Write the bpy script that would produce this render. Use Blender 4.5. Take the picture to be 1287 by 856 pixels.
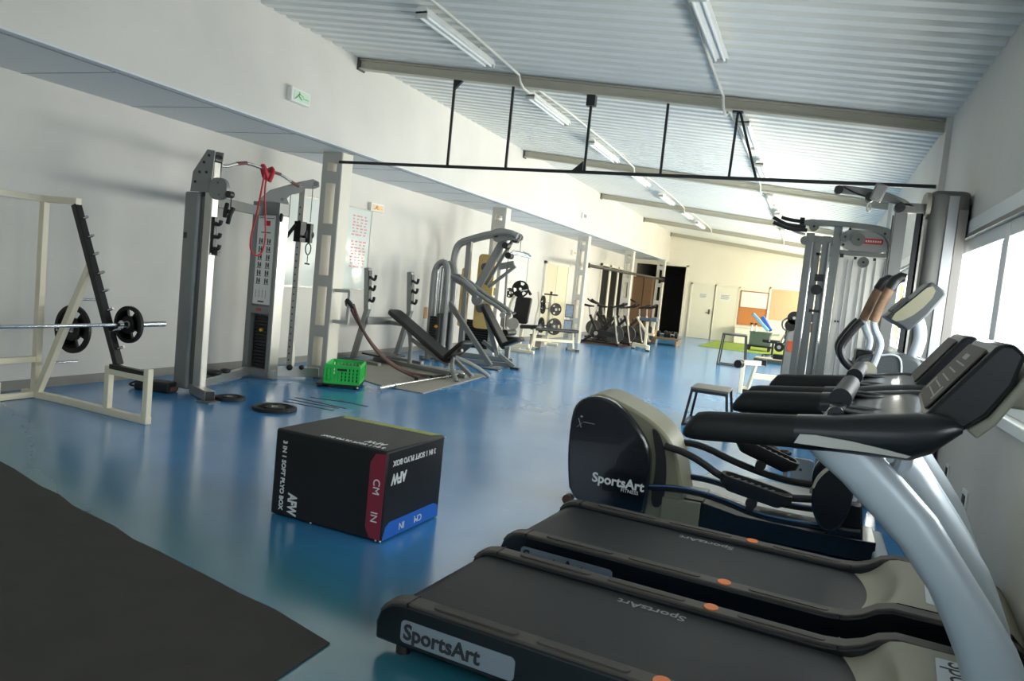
import bpy, bmesh, math, random
from mathutils import Vector, Matrix
random.seed(7)
for o in list(bpy.data.objects): bpy.data.objects.remove(o)
SC = bpy.context.scene
COL = SC.collection
PI = math.pi
R = math.radians

# ---------------------------------------------------------------- camera, world, lights, exposure
def setup_camera():
    cd = bpy.data.cameras.new('camera'); cam = bpy.data.objects.new('camera', cd); COL.objects.link(cam)
    ro, ya, pi = R(5.69), R(21.282), R(4.37)
    fwd = Vector((-math.sin(ya)*math.cos(pi), math.cos(ya)*math.cos(pi), -math.sin(pi)))
    right = Vector((math.cos(ya), math.sin(ya), 0)); down = fwd.cross(right)
    ix = right*math.cos(ro)-down*math.sin(ro); iy = right*math.sin(ro)+down*math.cos(ro)
    m = Matrix(((ix.x, -iy.x, -fwd.x, 0), (ix.y, -iy.y, -fwd.y, 0), (ix.z, -iy.z, -fwd.z, 1.5), (0, 0, 0, 1)))
    cam.matrix_world = m
    cd.sensor_fit = 'HORIZONTAL'; cd.sensor_width = 36.0; cd.lens = 955.88/1287*36.0
    cd.clip_start = .03; cd.clip_end = 200
    SC.camera = cam
setup_camera()
SC.view_settings.view_transform = 'Standard'
SC.view_settings.look = 'None'
SC.view_settings.gamma = 1.0
SC.view_settings.use_curve_mapping = False
SC.view_settings.exposure = 0.28
wd = bpy.data.worlds.new('daylight'); SC.world = wd; wd.use_nodes = True
bg = wd.node_tree.nodes['Background']; bg.inputs[0].default_value = (.88, .94, 1.0, 1); bg.inputs[1].default_value = 2.0
SC.cycles.max_bounces = 10; SC.cycles.diffuse_bounces = 6; SC.cycles.glossy_bounces = 4; SC.cycles.transparent_max_bounces = 12
SC.cycles.sample_clamp_indirect = 8.0

def area(name, loc, rot, sx, sy, power, color):
    ld = bpy.data.lights.new(name, 'AREA'); ld.shape = 'RECTANGLE'; ld.size = sx; ld.size_y = sy
    ld.energy = power; ld.color = color
    o = bpy.data.objects.new(name, ld); COL.objects.link(o); o.location = loc; o.rotation_euler = rot
    return o
YBK = -4.2
# daylight arriving at each window of the right wall (outside the panes, aimed into the room)
WINDOWS = [(-3.6, 1.4), (2.8, 8.0), (9.3, 13.7), (15.0, 19.5), (20.9, 25.2), (26.4, 30.6)]
WCOL = [(.96, .98, 1.0), (1.0, .985, .95), (1.0, .95, .85), (1.0, .91, .76), (1.0, .88, .70), (1.0, .86, .66)]
WPOW = [130, 230, 700, 820, 860, 800]
for (a, b), c_, p_ in zip(WINDOWS, WCOL, WPOW):
    area('window_daylight', (1.75, (a+b)/2, 1.75), (0, R(90), 0), 1.5, b-a+.4, p_, c_)
    # upward lamps added to brighten the ceiling, standing in for ground bounce
    area('ceiling_uplight', (2.0, (a+b)/2, .45), (0, R(128), 0), 1.2, b-a+.4, p_*.75, c_)
area('back_fill', (-2.9, YBK-.4, 1.7), (R(90), 0, R(180)), 4.6, 2.2, 80, (.93, .96, 1.0))  # added fill lamp, shines in through the back wall opening

# ---------------------------------------------------------------- materials
def lin(c):
    return tuple(((v/255)/12.92 if v/255 <= .04045 else ((v/255+.055)/1.055)**2.4) for v in c)+(1,)
MATS = {}
def M(name, col, rough=.5, metal=0.0, var=0.0, scale=8.0, bump=0.0, coat=0.0, spec=None):
    if name in MATS: return MATS[name]
    m = bpy.data.materials.new(name); m.use_nodes = True; nt = m.node_tree
    b = nt.nodes['Principled BSDF']; L = lin(col)
    b.inputs['Base Color'].default_value = L; b.inputs['Roughness'].default_value = rough; b.inputs['Metallic'].default_value = metal
    b.inputs['Coat Weight'].default_value = coat
    if spec is not None: b.inputs['Specular IOR Level'].default_value = spec
    if var or bump:
        tc = nt.nodes.new('ShaderNodeTexCoord'); nz = nt.nodes.new('ShaderNodeTexNoise')
        nz.inputs['Scale'].default_value = scale; nz.inputs['Detail'].default_value = 5
        nt.links.new(tc.outputs['Object'], nz.inputs['Vector'])
        if var:
            mx = nt.nodes.new('ShaderNodeMix'); mx.data_type = 'RGBA'
            mx.inputs[6].default_value = tuple(v*(1-var) for v in L[:3])+(1,); mx.inputs[7].default_value = tuple(min(1, v*(1+var)) for v in L[:3])+(1,)
            nt.links.new(nz.outputs['Fac'], mx.inputs[0]); nt.links.new(mx.outputs[2], b.inputs['Base Color'])
        if bump:
            bp = nt.nodes.new('ShaderNodeBump'); bp.inputs['Strength'].default_value = bump; bp.inputs['Distance'].default_value = .01
            nt.links.new(nz.outputs['Fac'], bp.inputs['Height']); nt.links.new(bp.outputs[0], b.inputs['Normal'])
    MATS[name] = m; return m

def floor_material():
    m = bpy.data.materials.new('blue_epoxy'); m.use_nodes = True; nt = m.node_tree; N = nt.nodes; Lk = nt.links
    b = N['Principled BSDF']
    geo = N.new('ShaderNodeNewGeometry')
    n1 = N.new('ShaderNodeTexNoise'); n1.inputs['Scale'].default_value = .55; n1.inputs['Detail'].default_value = 4
    n2 = N.new('ShaderNodeTexNoise'); n2.inputs['Scale'].default_value = 9; n2.inputs['Detail'].default_value = 6
    Lk.new(geo.outputs['Position'], n1.inputs['Vector']); mp0 = N.new('ShaderNodeMapping'); mp0.inputs['Scale'].default_value = (.35, 1.0, 1); Lk.new(geo.outputs['Position'], mp0.inputs[0]); Lk.new(mp0.outputs[0], n2.inputs['Vector'])
    cr = N.new('ShaderNodeValToRGB'); e = cr.color_ramp.elements
    e[0].position = .30; e[0].color = lin((42, 120, 178)); e[1].position = .72; e[1].color = lin((66, 146, 206))
    Lk.new(n1.outputs['Fac'], cr.inputs[0])
    # greener worn coating along the rubber flooring at the near left
    sep = N.new('ShaderNodeSeparateXYZ'); Lk.new(geo.outputs['Position'], sep.inputs[0])
    mul = N.new('ShaderNodeMath'); mul.operation = 'MULTIPLY_ADD'; mul.inputs[1].default_value = .264; mul.inputs[2].default_value = 0
    Lk.new(sep.outputs['X'], mul.inputs[0])
    add = N.new('ShaderNodeMath'); add.operation = 'ADD'; Lk.new(sep.outputs['Y'], add.inputs[0]); Lk.new(mul.outputs[0], add.inputs[1])
    wob = N.new('ShaderNodeMath'); wob.operation = 'MULTIPLY_ADD'; wob.inputs[1].default_value = 1.0; Lk.new(n1.outputs['Fac'], wob.inputs[0]); Lk.new(add.outputs[0], wob.inputs[2])
    mr = N.new('ShaderNodeMapRange'); mr.inputs['From Min'].default_value = 2.75; mr.inputs['From Max'].default_value = 3.6
    mr.inputs['To Min'].default_value = 1; mr.inputs['To Max'].default_value = 0; Lk.new(wob.outputs[0], mr.inputs['Value'])
    mx = N.new('ShaderNodeMix'); mx.data_type = 'RGBA'; mx.inputs[7].default_value = lin((48, 116, 134))
    Lk.new(mr.outputs[0], mx.inputs[0]); Lk.new(cr.outputs[0], mx.inputs[6])
    # scuffs
    v = N.new('ShaderNodeTexNoise'); v.inputs['Scale'].default_value = 24; v.inputs['Detail'].default_value = 2
    mp = N.new('ShaderNodeMapping'); mp.inputs['Scale'].default_value = (1.0, 1.5, 1); Lk.new(geo.outputs['Position'], mp.inputs[0]); Lk.new(mp.outputs[0], v.inputs['Vector'])
    sr = N.new('ShaderNodeValToRGB'); sr.color_ramp.elements[0].position = .80; sr.color_ramp.elements[1].position = .88
    sr.color_ramp.elements[0].color = (0, 0, 0, 1); sr.color_ramp.elements[1].color = (.8, .8, .8, 1); Lk.new(v.outputs['Fac'], sr.inputs[0])
    mx2 = N.new('ShaderNodeMix'); mx2.data_type = 'RGBA'; mx2.inputs[7].default_value = lin((30, 44, 56))
    Lk.new(sr.outputs[0], mx2.inputs[0]); Lk.new(mx.outputs[2], mx2.inputs[6])
    Lk.new(mx2.outputs[2], b.inputs['Base Color'])
    rr = N.new('ShaderNodeMapRange'); rr.inputs['To Min'].default_value = .17; rr.inputs['To Max'].default_value = .22; Lk.new(n2.outputs['Fac'], rr.inputs['Value'])
    Lk.new(rr.outputs[0], b.inputs['Roughness'])
    b.inputs['IOR'].default_value = 2.7
    return m

def wall_material(name, c1, c2, sc=.8):
    m = bpy.data.materials.new(name); m.use_nodes = True; nt = m.node_tree; b = nt.nodes['Principled BSDF']
    geo = nt.nodes.new('ShaderNodeNewGeometry'); nz = nt.nodes.new('ShaderNodeTexNoise'); nz.inputs['Scale'].default_value = sc; nz.inputs['Detail'].default_value = 6
    nt.links.new(geo.outputs['Position'], nz.inputs['Vector'])
    cr = nt.nodes.new('ShaderNodeValToRGB'); cr.color_ramp.elements[0].position = .35; cr.color_ramp.elements[1].position = .65
    cr.color_ramp.elements[0].color = lin(c1); cr.color_ramp.elements[1].color = lin(c2)
    nt.links.new(nz.outputs['Fac'], cr.inputs[0]); nt.links.new(cr.outputs[0], b.inputs['Base Color'])
    b.inputs['Roughness'].default_value = .7
    n2 = nt.nodes.new('ShaderNodeTexNoise'); n2.inputs['Scale'].default_value = 60; nt.links.new(geo.outputs['Position'], n2.inputs['Vector'])
    bp = nt.nodes.new('ShaderNodeBump'); bp.inputs['Strength'].default_value = .06; bp.inputs['Distance'].default_value = .005
    nt.links.new(n2.outputs['Fac'], bp.inputs['Height']); nt.links.new(bp.outputs[0], b.inputs['Normal'])
    return m

def glass_material():
    m = bpy.data.materials.new('window_glass'); m.use_nodes = True; nt = m.node_tree
    nt.nodes.remove(nt.nodes['Principled BSDF']); out = nt.nodes['Material Output']
    t = nt.nodes.new('ShaderNodeBsdfTransparent'); t.inputs[0].default_value = (.93, .96, .97, 1)
    g = nt.nodes.new('ShaderNodeBsdfGlossy'); g.inputs['Roughness'].default_value = .03
    mx = nt.nodes.new('ShaderNodeMixShader'); mx.inputs[0].default_value = .07
    nt.links.new(t.outputs[0], mx.inputs[1]); nt.links.new(g.outputs[0], mx.inputs[2]); nt.links.new(mx.outputs[0], out.inputs[0])
    return m

def rubber_floor_material():
    return M('rubber_flooring', (54, 51, 47), .75, var=.3, scale=5, bump=.15)

FLOOR = floor_material()
WALLM = wall_material('painted_wall', (204, 201, 194), (214, 210, 203))
CREAM = wall_material('cream_wall', (226, 220, 204), (232, 226, 210))
GLASS = glass_material()
SOFF = M('soffit_panel', (208, 212, 215), .55, var=.04, scale=1.2)
CEILM = M('corrugated_steel', (226, 227, 223), .38, var=.06, scale=1.3)
BEAMM = M('beam_paint', (180, 176, 160), .5, var=.05, scale=3)
COLM = M('column_ivory', (216, 210, 196), .5, var=.05, scale=4)
COLG = M('column_grey', (186, 184, 177), .5, var=.05, scale=4)
SKIRT = M('baseboard_grey', (138, 134, 126), .6, var=.12, scale=6)
WHITEF = M('window_frame_white', (228, 230, 230), .4)
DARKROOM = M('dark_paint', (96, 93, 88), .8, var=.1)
BLACK = M('black_paint', (20, 20, 21), .4)
RUB = M('black_rubber', (7, 7, 8), .55, bump=.05, scale=40)
VINYL = M('black_vinyl', (16, 16, 17), .38, bump=.06, scale=60)
GREY = M('machine_grey', (128, 130, 128), .38, metal=.3)
DGREY = M('shroud_grey', (98, 98, 95), .45, metal=.1)
SILV = M('brushed_aluminium', (186, 184, 176), .32, metal=.7)
CHROME = M('chrome', (215, 215, 215), .12, metal=1.0)
WPAINT = M('ivory_paint', (226, 216, 190), .42)
WHITE = M('white_plastic', (230, 230, 226), .4)
PAPER = M('paper_white', (226, 226, 220), .6)
RED = M('red_plastic', (190, 32, 48), .4)
ORANGE = M('orange_plastic', (220, 120, 60), .45)
YEL = M('yellow_knob', (225, 165, 50), .4)
BEIGE = M('beige_shroud', (222, 190, 120), .5)
WOOD = M('cabinet_wood', (112, 82, 56), .5, var=.2, scale=5)
CORK = M('cork', (184, 120, 66), .8, var=.15, scale=25)
TREAD = M('treadmill_shell', (9, 14, 21), .3, coat=.15)
BELT = M('belt_rubber', (25, 26, 28), .55, var=.15, scale=3, bump=.08)
RAILT = M('foot_rail_rubber', (78, 73, 66), .55, var=.08, scale=6)
OLIVE = M('olive_plastic', (150, 148, 130), .42)
OLIVED = M('olive_plastic_dark', (122, 120, 98), .42)
POSTM = M('post_silver', (188, 198, 206), .36, metal=.12)
SCREEN = M('console_screen', (62, 56, 50), .6, var=.1, scale=10)
LETW = M('lettering_white', (222, 222, 220), .5)
LETD = M('lettering_dark', (42, 44, 48), .5)
LETG = M('lettering_grey', (140, 142, 145), .5)
GREEN = M('green_crate_plastic', (36, 190, 78), .4)
TURF = M('green_turf', (130, 154, 56), .85, var=.15, scale=60, bump=.3)
MATG = M('grey_mat', (142, 138, 128), .7, var=.1, scale=4)
BLUEV = M('blue_vinyl', (40, 90, 180), .4)
LBLUE = M('pale_blue_vinyl', (110, 165, 200), .4)

# ---------------------------------------------------------------- mesh helpers
class MB:
    def __init__(s): s.bm = bmesh.new()
    def face(s, vs):
        try: return s.bm.faces.new(vs)
        except ValueError: return None
    def v(s, p): return s.bm.verts.new(p)
    def box(s, lo, hi, T=None):
        x0, y0, z0 = lo; x1, y1, z1 = hi
        P = [(x0,y0,z0),(x1,y0,z0),(x1,y1,z0),(x0,y1,z0),(x0,y0,z1),(x1,y0,z1),(x1,y1,z1),(x0,y1,z1)]
        V = [s.v(T @ Vector(p) if T else p) for p in P]
        for f in ((0,3,2,1),(4,5,6,7),(0,1,5,4),(1,2,6,5),(2,3,7,6),(3,0,4,7)): s.face([V[i] for i in f])
        return s
    def bar(s, a, b, w, h=None, up=(0,0,1)):
        h = h or w; a = Vector(a); b = Vector(b); d = (b-a).normalized(); up = Vector(up)
        if abs(d.dot(up)) > .98: up = Vector((1,0,0)) if abs(d.x) < .9 else Vector((0,1,0))
        sx = d.cross(up).normalized(); sz = sx.cross(d)
        ring = lambda p: [s.v(p+sx*i*w/2+sz*j*h/2) for i, j in ((-1,-1),(1,-1),(1,1),(-1,1))]
        A, B = ring(a), ring(b)
        for i in range(4): s.face([A[i], A[(i+1)%4], B[(i+1)%4], B[i]])
        s.face(A[::-1]); s.face(B); return s
    def loft(s, rings, caps=True, closed=True):
        RR = [[s.v(p) for p in r] for r in rings]
        for A, B in zip(RR, RR[1:]):
            n = len(A)
            for i in range(n if closed else n-1): s.face([A[i], A[(i+1)%n], B[(i+1)%n], B[i]])
        if caps and closed: s.face(RR[0][::-1]); s.face(RR[-1])
        return s
    def tube(s, pts, r, n=10, smooth=0, flat=None):
        pts = [Vector(p) for p in pts]
        for _ in range(smooth):
            q = [pts[0]]
            for a, b in zip(pts, pts[1:]): q += [a*.75+b*.25, a*.25+b*.75]
            pts = q+[pts[-1]]
        rs = r if isinstance(r, (list, tuple)) else [r]*len(pts)
        if len(rs) != len(pts): rs = [rs[min(len(rs)-1, int(i*len(rs)/len(pts)))] for i in range(len(pts))]
        t = (pts[1]-pts[0]).normalized(); nn = Vector((0,0,1)) if abs(t.z) < .9 else Vector((1,0,0))
        nn = (nn-t*nn.dot(t)).normalized(); rings = []
        for i, p in enumerate(pts):
            tt = (pts[min(i+1, len(pts)-1)]-pts[max(i-1, 0)])
            if tt.length > 1e-9: t = tt.normalized()
            nn = nn-t*nn.dot(t); nn = nn.normalized() if nn.length > 1e-6 else t.orthogonal().normalized()
            bb = t.cross(nn); f = flat or 1
            rings.append([p+(nn*math.cos(2*PI*k/n)*f+bb*math.sin(2*PI*k/n))*rs[i] for k in range(n)])
        return s.loft(rings)
    def cyl(s, a, b, r, r2=None, n=20): return s.tube([a, b], [r, r if r2 is None else r2], n)
    def lathe(s, prof, org=(0,0,0), axis=(0,0,1), n=28):
        ax = Vector(axis).normalized(); u = ax.orthogonal().normalized(); w = ax.cross(u); o = Vector(org)
        rings = [[o+ax*z+(u*math.cos(2*PI*k/n)+w*math.sin(2*PI*k/n))*max(r, 1e-4) for k in range(n)] for r, z in prof]
        return s.loft(rings, caps=True)
    def ring(s, prof, org, axis, n=28):   # closed revolved profile (torus-like)
        ax = Vector(axis).normalized(); u = ax.orthogonal().normalized(); w = ax.cross(u); o = Vector(org)
        RR = [[s.v(o+ax*z+(u*math.cos(2*PI*k/n)+w*math.sin(2*PI*k/n))*r) for r, z in prof] for k in range(n)]
        m = len(prof)
        for i in range(n):
            A, B = RR[i], RR[(i+1)%n]
            for j in range(m): s.face([A[j], A[(j+1)%m], B[(j+1)%m], B[j]])
        return s
    def prism(s, poly, fn, ext):          # poly of (a,b) -> fn(a,b) world point, pushed along ext
        e = Vector(ext); A = [s.v(Vector(fn(a, b))) for a, b in poly]; B = [s.v(Vector(fn(a, b))+e) for a, b in poly]
        n = len(A)
        for i in range(n): s.face([A[i], A[(i+1)%n], B[(i+1)%n], B[i]])
        s.face(A[::-1]); s.face(B); return s
    def xz(s, poly, y0, y1): return s.prism(poly, lambda a, b: (a, y0, b), (0, y1-y0, 0))
    def yz(s, poly, x0, x1): return s.prism(poly, lambda a, b: (x0, a, b), (x1-x0, 0, 0))
    def xy(s, poly, z0, z1): return s.prism(poly, lambda a, b: (a, b, z0), (0, 0, z1-z0))
    def ball(s, c, r, sc=(1,1,1), n=16):
        rings = []
        for i in range(1, n//2):
            t = PI*i/(n//2); rings.append([Vector(c)+Vector((math.sin(t)*math.cos(2*PI*k/n)*r*sc[0], math.sin(t)*math.sin(2*PI*k/n)*r*sc[1], math.cos(t)*r*sc[2])) for k in range(n)])
        return s.loft(rings)
WM = {}   # world matrix of every root, parts are authored in world (or in local) coordinates
def link(o, parent=None):
    COL.objects.link(o)
    if parent is not None: o.parent = parent
    return o
def root_of(o):
    while o.parent is not None: o = o.parent
    return o
SPLIT = {'pulley', 'bolt', 'boom_bolt', 'foot_cap', 'foot', 'roller_pad', 'end_cap', 'low_pulley', 'clamp', 'corner_rivet', 'leveling_foot', 'stand_pad', 'pulley_cover_bolt', 'shroud_bolt', 'pad_hub', 'shroud_hub', 'guide_rod', 'press_grip', 'handle_tip', 'arm_end_pulley', 'gusset_plate', 'cable', 'batten_plates', 'grip_ends', 'cable_loop', 'end_seam', 'rail'}
def split_islands(bm):
    seen, out = set(), []
    bm.verts.ensure_lookup_table()
    for v0 in bm.verts:
        if v0.index in seen: continue
        st, isl = [v0], []
        seen.add(v0.index)
        while st:
            v = st.pop(); isl.append(v)
            for e in v.link_edges:
                w = e.other_vert(v)
                if w.index not in seen: seen.add(w.index); st.append(w)
        b2 = bmesh.new(); mp = {v: b2.verts.new(v.co) for v in isl}
        for f in {f for v in isl for f in v.link_faces}: b2.faces.new([mp[v] for v in f.verts])
        m_ = MB(); m_.bm.free(); m_.bm = b2; out.append(m_)
    bm.free(); return out
def obj(name, mb, mat, parent=None, bevel=0.0, local=False, label=None, smooth=35, seg=2):
    if name in SPLIT and parent is not None:
        mb.bm.verts.index_update(); parts = split_islands(mb.bm)
        return [obj1(name, p, mat, parent, bevel, local, label, smooth, seg) for p in parts][0]
    return obj1(name, mb, mat, parent, bevel, local, label, smooth, seg)
def obj1(name, mb, mat, parent=None, bevel=0.0, local=False, label=None, smooth=35, seg=2):
    bm = mb.bm
    if parent is not None and not local:
        r = root_of(parent)
        if r.name in WM: bmesh.ops.transform(bm, matrix=WM[r.name].inverted(), verts=bm.verts)
    bmesh.ops.recalc_face_normals(bm, faces=bm.faces)
    me = bpy.data.meshes.new(name); bm.to_mesh(me); bm.free()
    for p in me.polygons: p.use_smooth = True
    me.set_sharp_from_angle(angle=R(smooth))
    me.materials.append(mat)
    o = bpy.data.objects.new(name, me); link(o, parent)
    if bevel:
        b = o.modifiers.new('bevel', 'BEVEL'); b.width = bevel; b.segments = seg; b.limit_method = 'ANGLE'; b.angle_limit = R(40)
    if label: o['label'] = label
    return o
def tag(o, label, cat, group=None, kind=None):
    o['label'] = label; o['category'] = cat
    if group: o['group'] = group
    if kind: o['kind'] = kind
    return o
def thing(name, label, cat, loc=(0,0,0), rz=0.0, group=None):
    o = bpy.data.objects.new(name, None); COL.objects.link(o); o.location = loc; o.rotation_euler = (0, 0, rz)
    o.empty_display_size = .1
    WM[o.name] = Matrix.Translation(loc) @ Matrix.Rotation(rz, 4, 'Z')
    return tag(o, label, cat, group)
def struct(name, mb, mat, parent=None, bevel=0.0, smooth=35):
    o = obj(name, mb, mat, parent, bevel, smooth=smooth)
    if parent is None: o['kind'] = 'structure'
    return o
def kids(o): return [c for c in COL.objects if c.parent == o]
def dup(root, loc, rz=None, label=None, group=None):
    r = root.copy(); COL.objects.link(r); r.location = loc
    if rz is not None: r.rotation_euler = (0, 0, rz)
    if label: r['label'] = label
    if group: r['group'] = group
    for ch in kids(root):
        c = ch.copy(); COL.objects.link(c); c.parent = r
        for g in kids(ch):
            d = g.copy(); COL.objects.link(d); d.parent = c
    return r
def text(name, body, size, mat, parent, org, xdir, ydir, local=False, ext=.0015, align='CENTER', squeeze=1.0, bold=0.0):
    cu = bpy.data.curves.new(name, 'FONT'); cu.body = body; cu.size = size; cu.extrude = ext; cu.align_x = align; cu.align_y = 'CENTER'; cu.resolution_u = 3; cu.offset = bold
    t = bpy.data.objects.new(name, cu); me = bpy.data.meshes.new_from_object(t)
    bpy.data.objects.remove(t); bpy.data.curves.remove(cu)
    X = Vector(xdir).normalized(); Y = Vector(ydir).normalized(); Z = X.cross(Y)
    m = Matrix(((X.x*squeeze, Y.x, Z.x, org[0]), (X.y*squeeze, Y.y, Z.y, org[1]), (X.z*squeeze, Y.z, Z.z, org[2]), (0,0,0,1)))
    if not local and parent is not None:
        r = root_of(parent)
        if r.name in WM: m = WM[r.name].inverted() @ m
    me.transform(m); me.materials.clear(); me.materials.append(mat); me.name = name
    o = bpy.data.objects.new(name, me); link(o, parent); return o
def rr(x0, x1, y0, y1, r, n=4):          # rounded rectangle outline
    P = []
    for cx, cy, a in ((x1-r, y1-r, 0), (x0+r, y1-r, 90), (x0+r, y0+r, 180), (x1-r, y0+r, 270)):
        for k in range(n+1):
            t = R(a+90*k/n); P.append((cx+r*math.cos(t), cy+r*math.sin(t)))
    return P
def plate(name, label, c, axis, r, group=None, thick=.035):
    o = thing(name, label, 'weight plate', c, 0, group)
    ax = Vector(axis).normalized(); t = thick/2
    mb = MB(); mb.ring([(r, -t*.8), (r, t*.8), (r*.97, t), (r*.82, t), (r*.80, t*.6), (r*.80, -t*.6), (r*.82, -t), (r*.97, -t)], c, ax, 40)
    mb.ring([(r*.48, -t*.9), (r*.48, t*.9), (.03, t*.9), (.03, -t*.9)], c, ax, 28)
    u = ax.orthogonal().normalized(); w = ax.cross(u)
    for k in range(3):
        for j in range(-5, 6):
            a = 2*PI*k/3+.5+j*.125; d = u*math.cos(a)+w*math.sin(a)
            mb.bar(Vector(c)+d*r*.3, Vector(c)+d*r*.83, r*.15, t*1.2, up=ax)
    obj('plate_body', mb, RUB, o)
    obj('bore_ring', MB().ring([(.032, -t), (.032, t), (.026, t), (.026, -t)], c, ax, 20), SILV, o)
    return o
# ---------------------------------------------------------------- the room
XL, XR, XF, YB, YF = -7.0, 1.0, -5.70, -4.2, 31.2
def zc(x): return 4.118-.1004*(x+5.67)
struct('floor', MB().box((-7.3, YB-.2, -.12), (1.3, 36.2, 0)), FLOOR)
mb = MB()                                    # corrugated ceiling, ribs run across the room
prof = []; y = YB-.2
while y < YF+.3:
    prof += [(y, 0), (y+.10, 0), (y+.125, .038), (y+.185, .038)]; y += .21
A = [(-5.95, py, zc(-5.95)+pz) for py, pz in prof]; B = [(1.25, py, zc(1.25)+pz) for py, pz in prof]
mb.loft([A, B], closed=False)
mb.box((-6.0, YB-.2, 4.3), (1.25, YF+.4, 4.45))
struct('ceiling', mb, CEILM, smooth=10)
mb = MB()
mb.box((XR, YB-.2, 0), (XR+.25, YF+.2, 1.05)); mb.box((XR, YB-.2, 2.28), (XR+.25, YF+.2, 4.3))
edges = [YB-.2]+[e for w in WINDOWS for e in w]+[YF+.2]
for a, b in zip(edges[::2], edges[1::2]): mb.box((XR, a, 1.05), (XR+.25, b, 2.28))
struct('wall_right', mb, WALLM)
mb = MB()
for yy in (8.4, 14.3, 20.2, 25.8): mb.box((XR-.05, yy-.18, 2.34), (XR, yy+.18, zc(XR)+.02))
struct('trim_wall_piers', mb, WALLM)
mb = MB(); mb.box((XL-.2, YB-.2, 0), (XL, YF+.2, 3.1)); struct('wall_left', mb, WALLM)
mb = MB(); mb.box((-7.2, YB-.2, 0), (-5.2, YB, 4.4)); mb.box((-.6, YB-.2, 0), (1.25, YB, 4.4)); mb.box((-5.2, YB-.2, 2.9), (-.6, YB, 4.4)); mb.box((-5.2, YB-.2, 0), (-.6, YB, .5)); struct('wall_back', mb, WALLM)
mb = MB()
for xx in (-5.2, -3.67, -2.13, -.66): mb.box((xx, YB-.12, .5), (xx+.06, YB+.01, 2.9))
mb.box((-5.2, YB-.12, .5), (-.6, YB+.01, .56)); mb.box((-5.2, YB-.12, 2.84), (-.6, YB+.01, 2.9))
w = struct('window_7', mb, WHITEF); obj('pane', MB().box((-5.2, YB-.06, .5), (-.6, YB-.056, 2.9)), GLASS, w)  # unseen glazed opening, added so the back fill lamp can shine in
mb = MB(); mb.box((-4.88, YF, 0), (1.25, YF+.2, 4.4)); mb.box((-7.2, YF, 2.8), (-4.88, YF+.2, 4.4)); struct('wall_far', mb, CREAM)
mb = MB(); mb.box((XF-.22, YB, 2.98), (XF, YF, 4.32)); struct('wall_fascia', mb, WALLM)
mb = MB(); mb.box((XL, YB, 2.96), (XF-.002, YF, 3.1))
struct('ceiling_soffit', mb, SOFF)
mb = MB(); mb.box((-5.80, YB, 2.952), (-5.785, YF, 2.962))
yy = -2.4
while yy < 31: mb.box((XL, yy, 2.957), (-5.8, yy+.008, 2.962)); yy += 1.22
struct('trim_soffit_joints', mb, M('joint_grey', (120, 124, 128), .6))
mb = MB(); mb.box((XL, YB, 0), (XL+.012, 25.6, .095)); struct('baseboard_left', mb, SKIRT)
mb = MB(); mb.box((XR-.012, YB, 0), (XR, YF, .095)); struct('baseboard_right', mb, SKIRT)
mb = MB(); mb.box((-4.85, YF-.012, 0), (-4.68, YF, .08)); mb.box((-2.75, YF-.012, 0), (XR, YF, .08)); struct('baseboard_far', mb, CREAM)
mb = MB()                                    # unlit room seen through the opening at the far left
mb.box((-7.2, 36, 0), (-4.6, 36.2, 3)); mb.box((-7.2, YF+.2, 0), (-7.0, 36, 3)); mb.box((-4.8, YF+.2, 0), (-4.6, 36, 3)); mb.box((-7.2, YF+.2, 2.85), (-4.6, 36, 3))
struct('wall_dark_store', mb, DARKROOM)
mb = MB(); mb.box((-4.95, YF-.03, 0), (-4.85, YF, 2.86)); mb.box((-5.7, YF-.03, 2.8), (-4.85, YF, 2.9)); struct('trim_opening', mb, CREAM)

for i, (a, b) in enumerate(WINDOWS):
    mb = MB(); x0, x1 = XR-.012, XR+.075
    mb.box((x0, a-.05, 2.19), (x1, b+.05, 2.29)); mb.box((x0-.03, a-.05, 1.0), (x1, b+.05, 1.06))
    mb.box((x0, a-.05, 1.06), (x1, a+.06, 2.19)); mb.box((x0, b-.06, 1.06), (x1, b+.05, 2.19))
    mb.box((x0+.03, a, 2.06), (x1, b, 2.19)); mb.box((x0+.03, a, 1.06), (x1, b, 1.15))
    n = 2 if i == 1 else 3
    for k in range(1, n):
        m_ = a+(b-a)*k/n; mb.box((x0+.025, m_-.13, 1.1), (x1, m_-.015, 2.15)); mb.box((x0+.045, m_+.015, 1.1), (x1, m_+.13, 2.15))
    w = struct('window_%d' % (i+1), mb, WHITEF, bevel=.006)
    o = obj('pane', MB().box((XR+.05, a, 1.1), (XR+.054, b, 2.1)), GLASS, w)
    obj('track', MB().box((XR-.02, a, 2.155), (XR+.02, b, 2.185)), M('track_grey', (110, 112, 112), .4, metal=.5), w)
# outside: pale paving and facing wall
struct('ground_outside', MB().box((1.3, -6, -.3), (14, 34, -.15)), M('pale_paving', (190, 188, 180), .8, var=.1, scale=3))
o = tag(obj('yellow_post', MB().box((2.1, 24.0, -.15), (2.25, 24.6, 2.5)), M('yellow_outdoor_paint', (245, 205, 40), .6), bevel=.02), 'yellow panel standing outdoors beyond the far window', 'panel')

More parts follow.
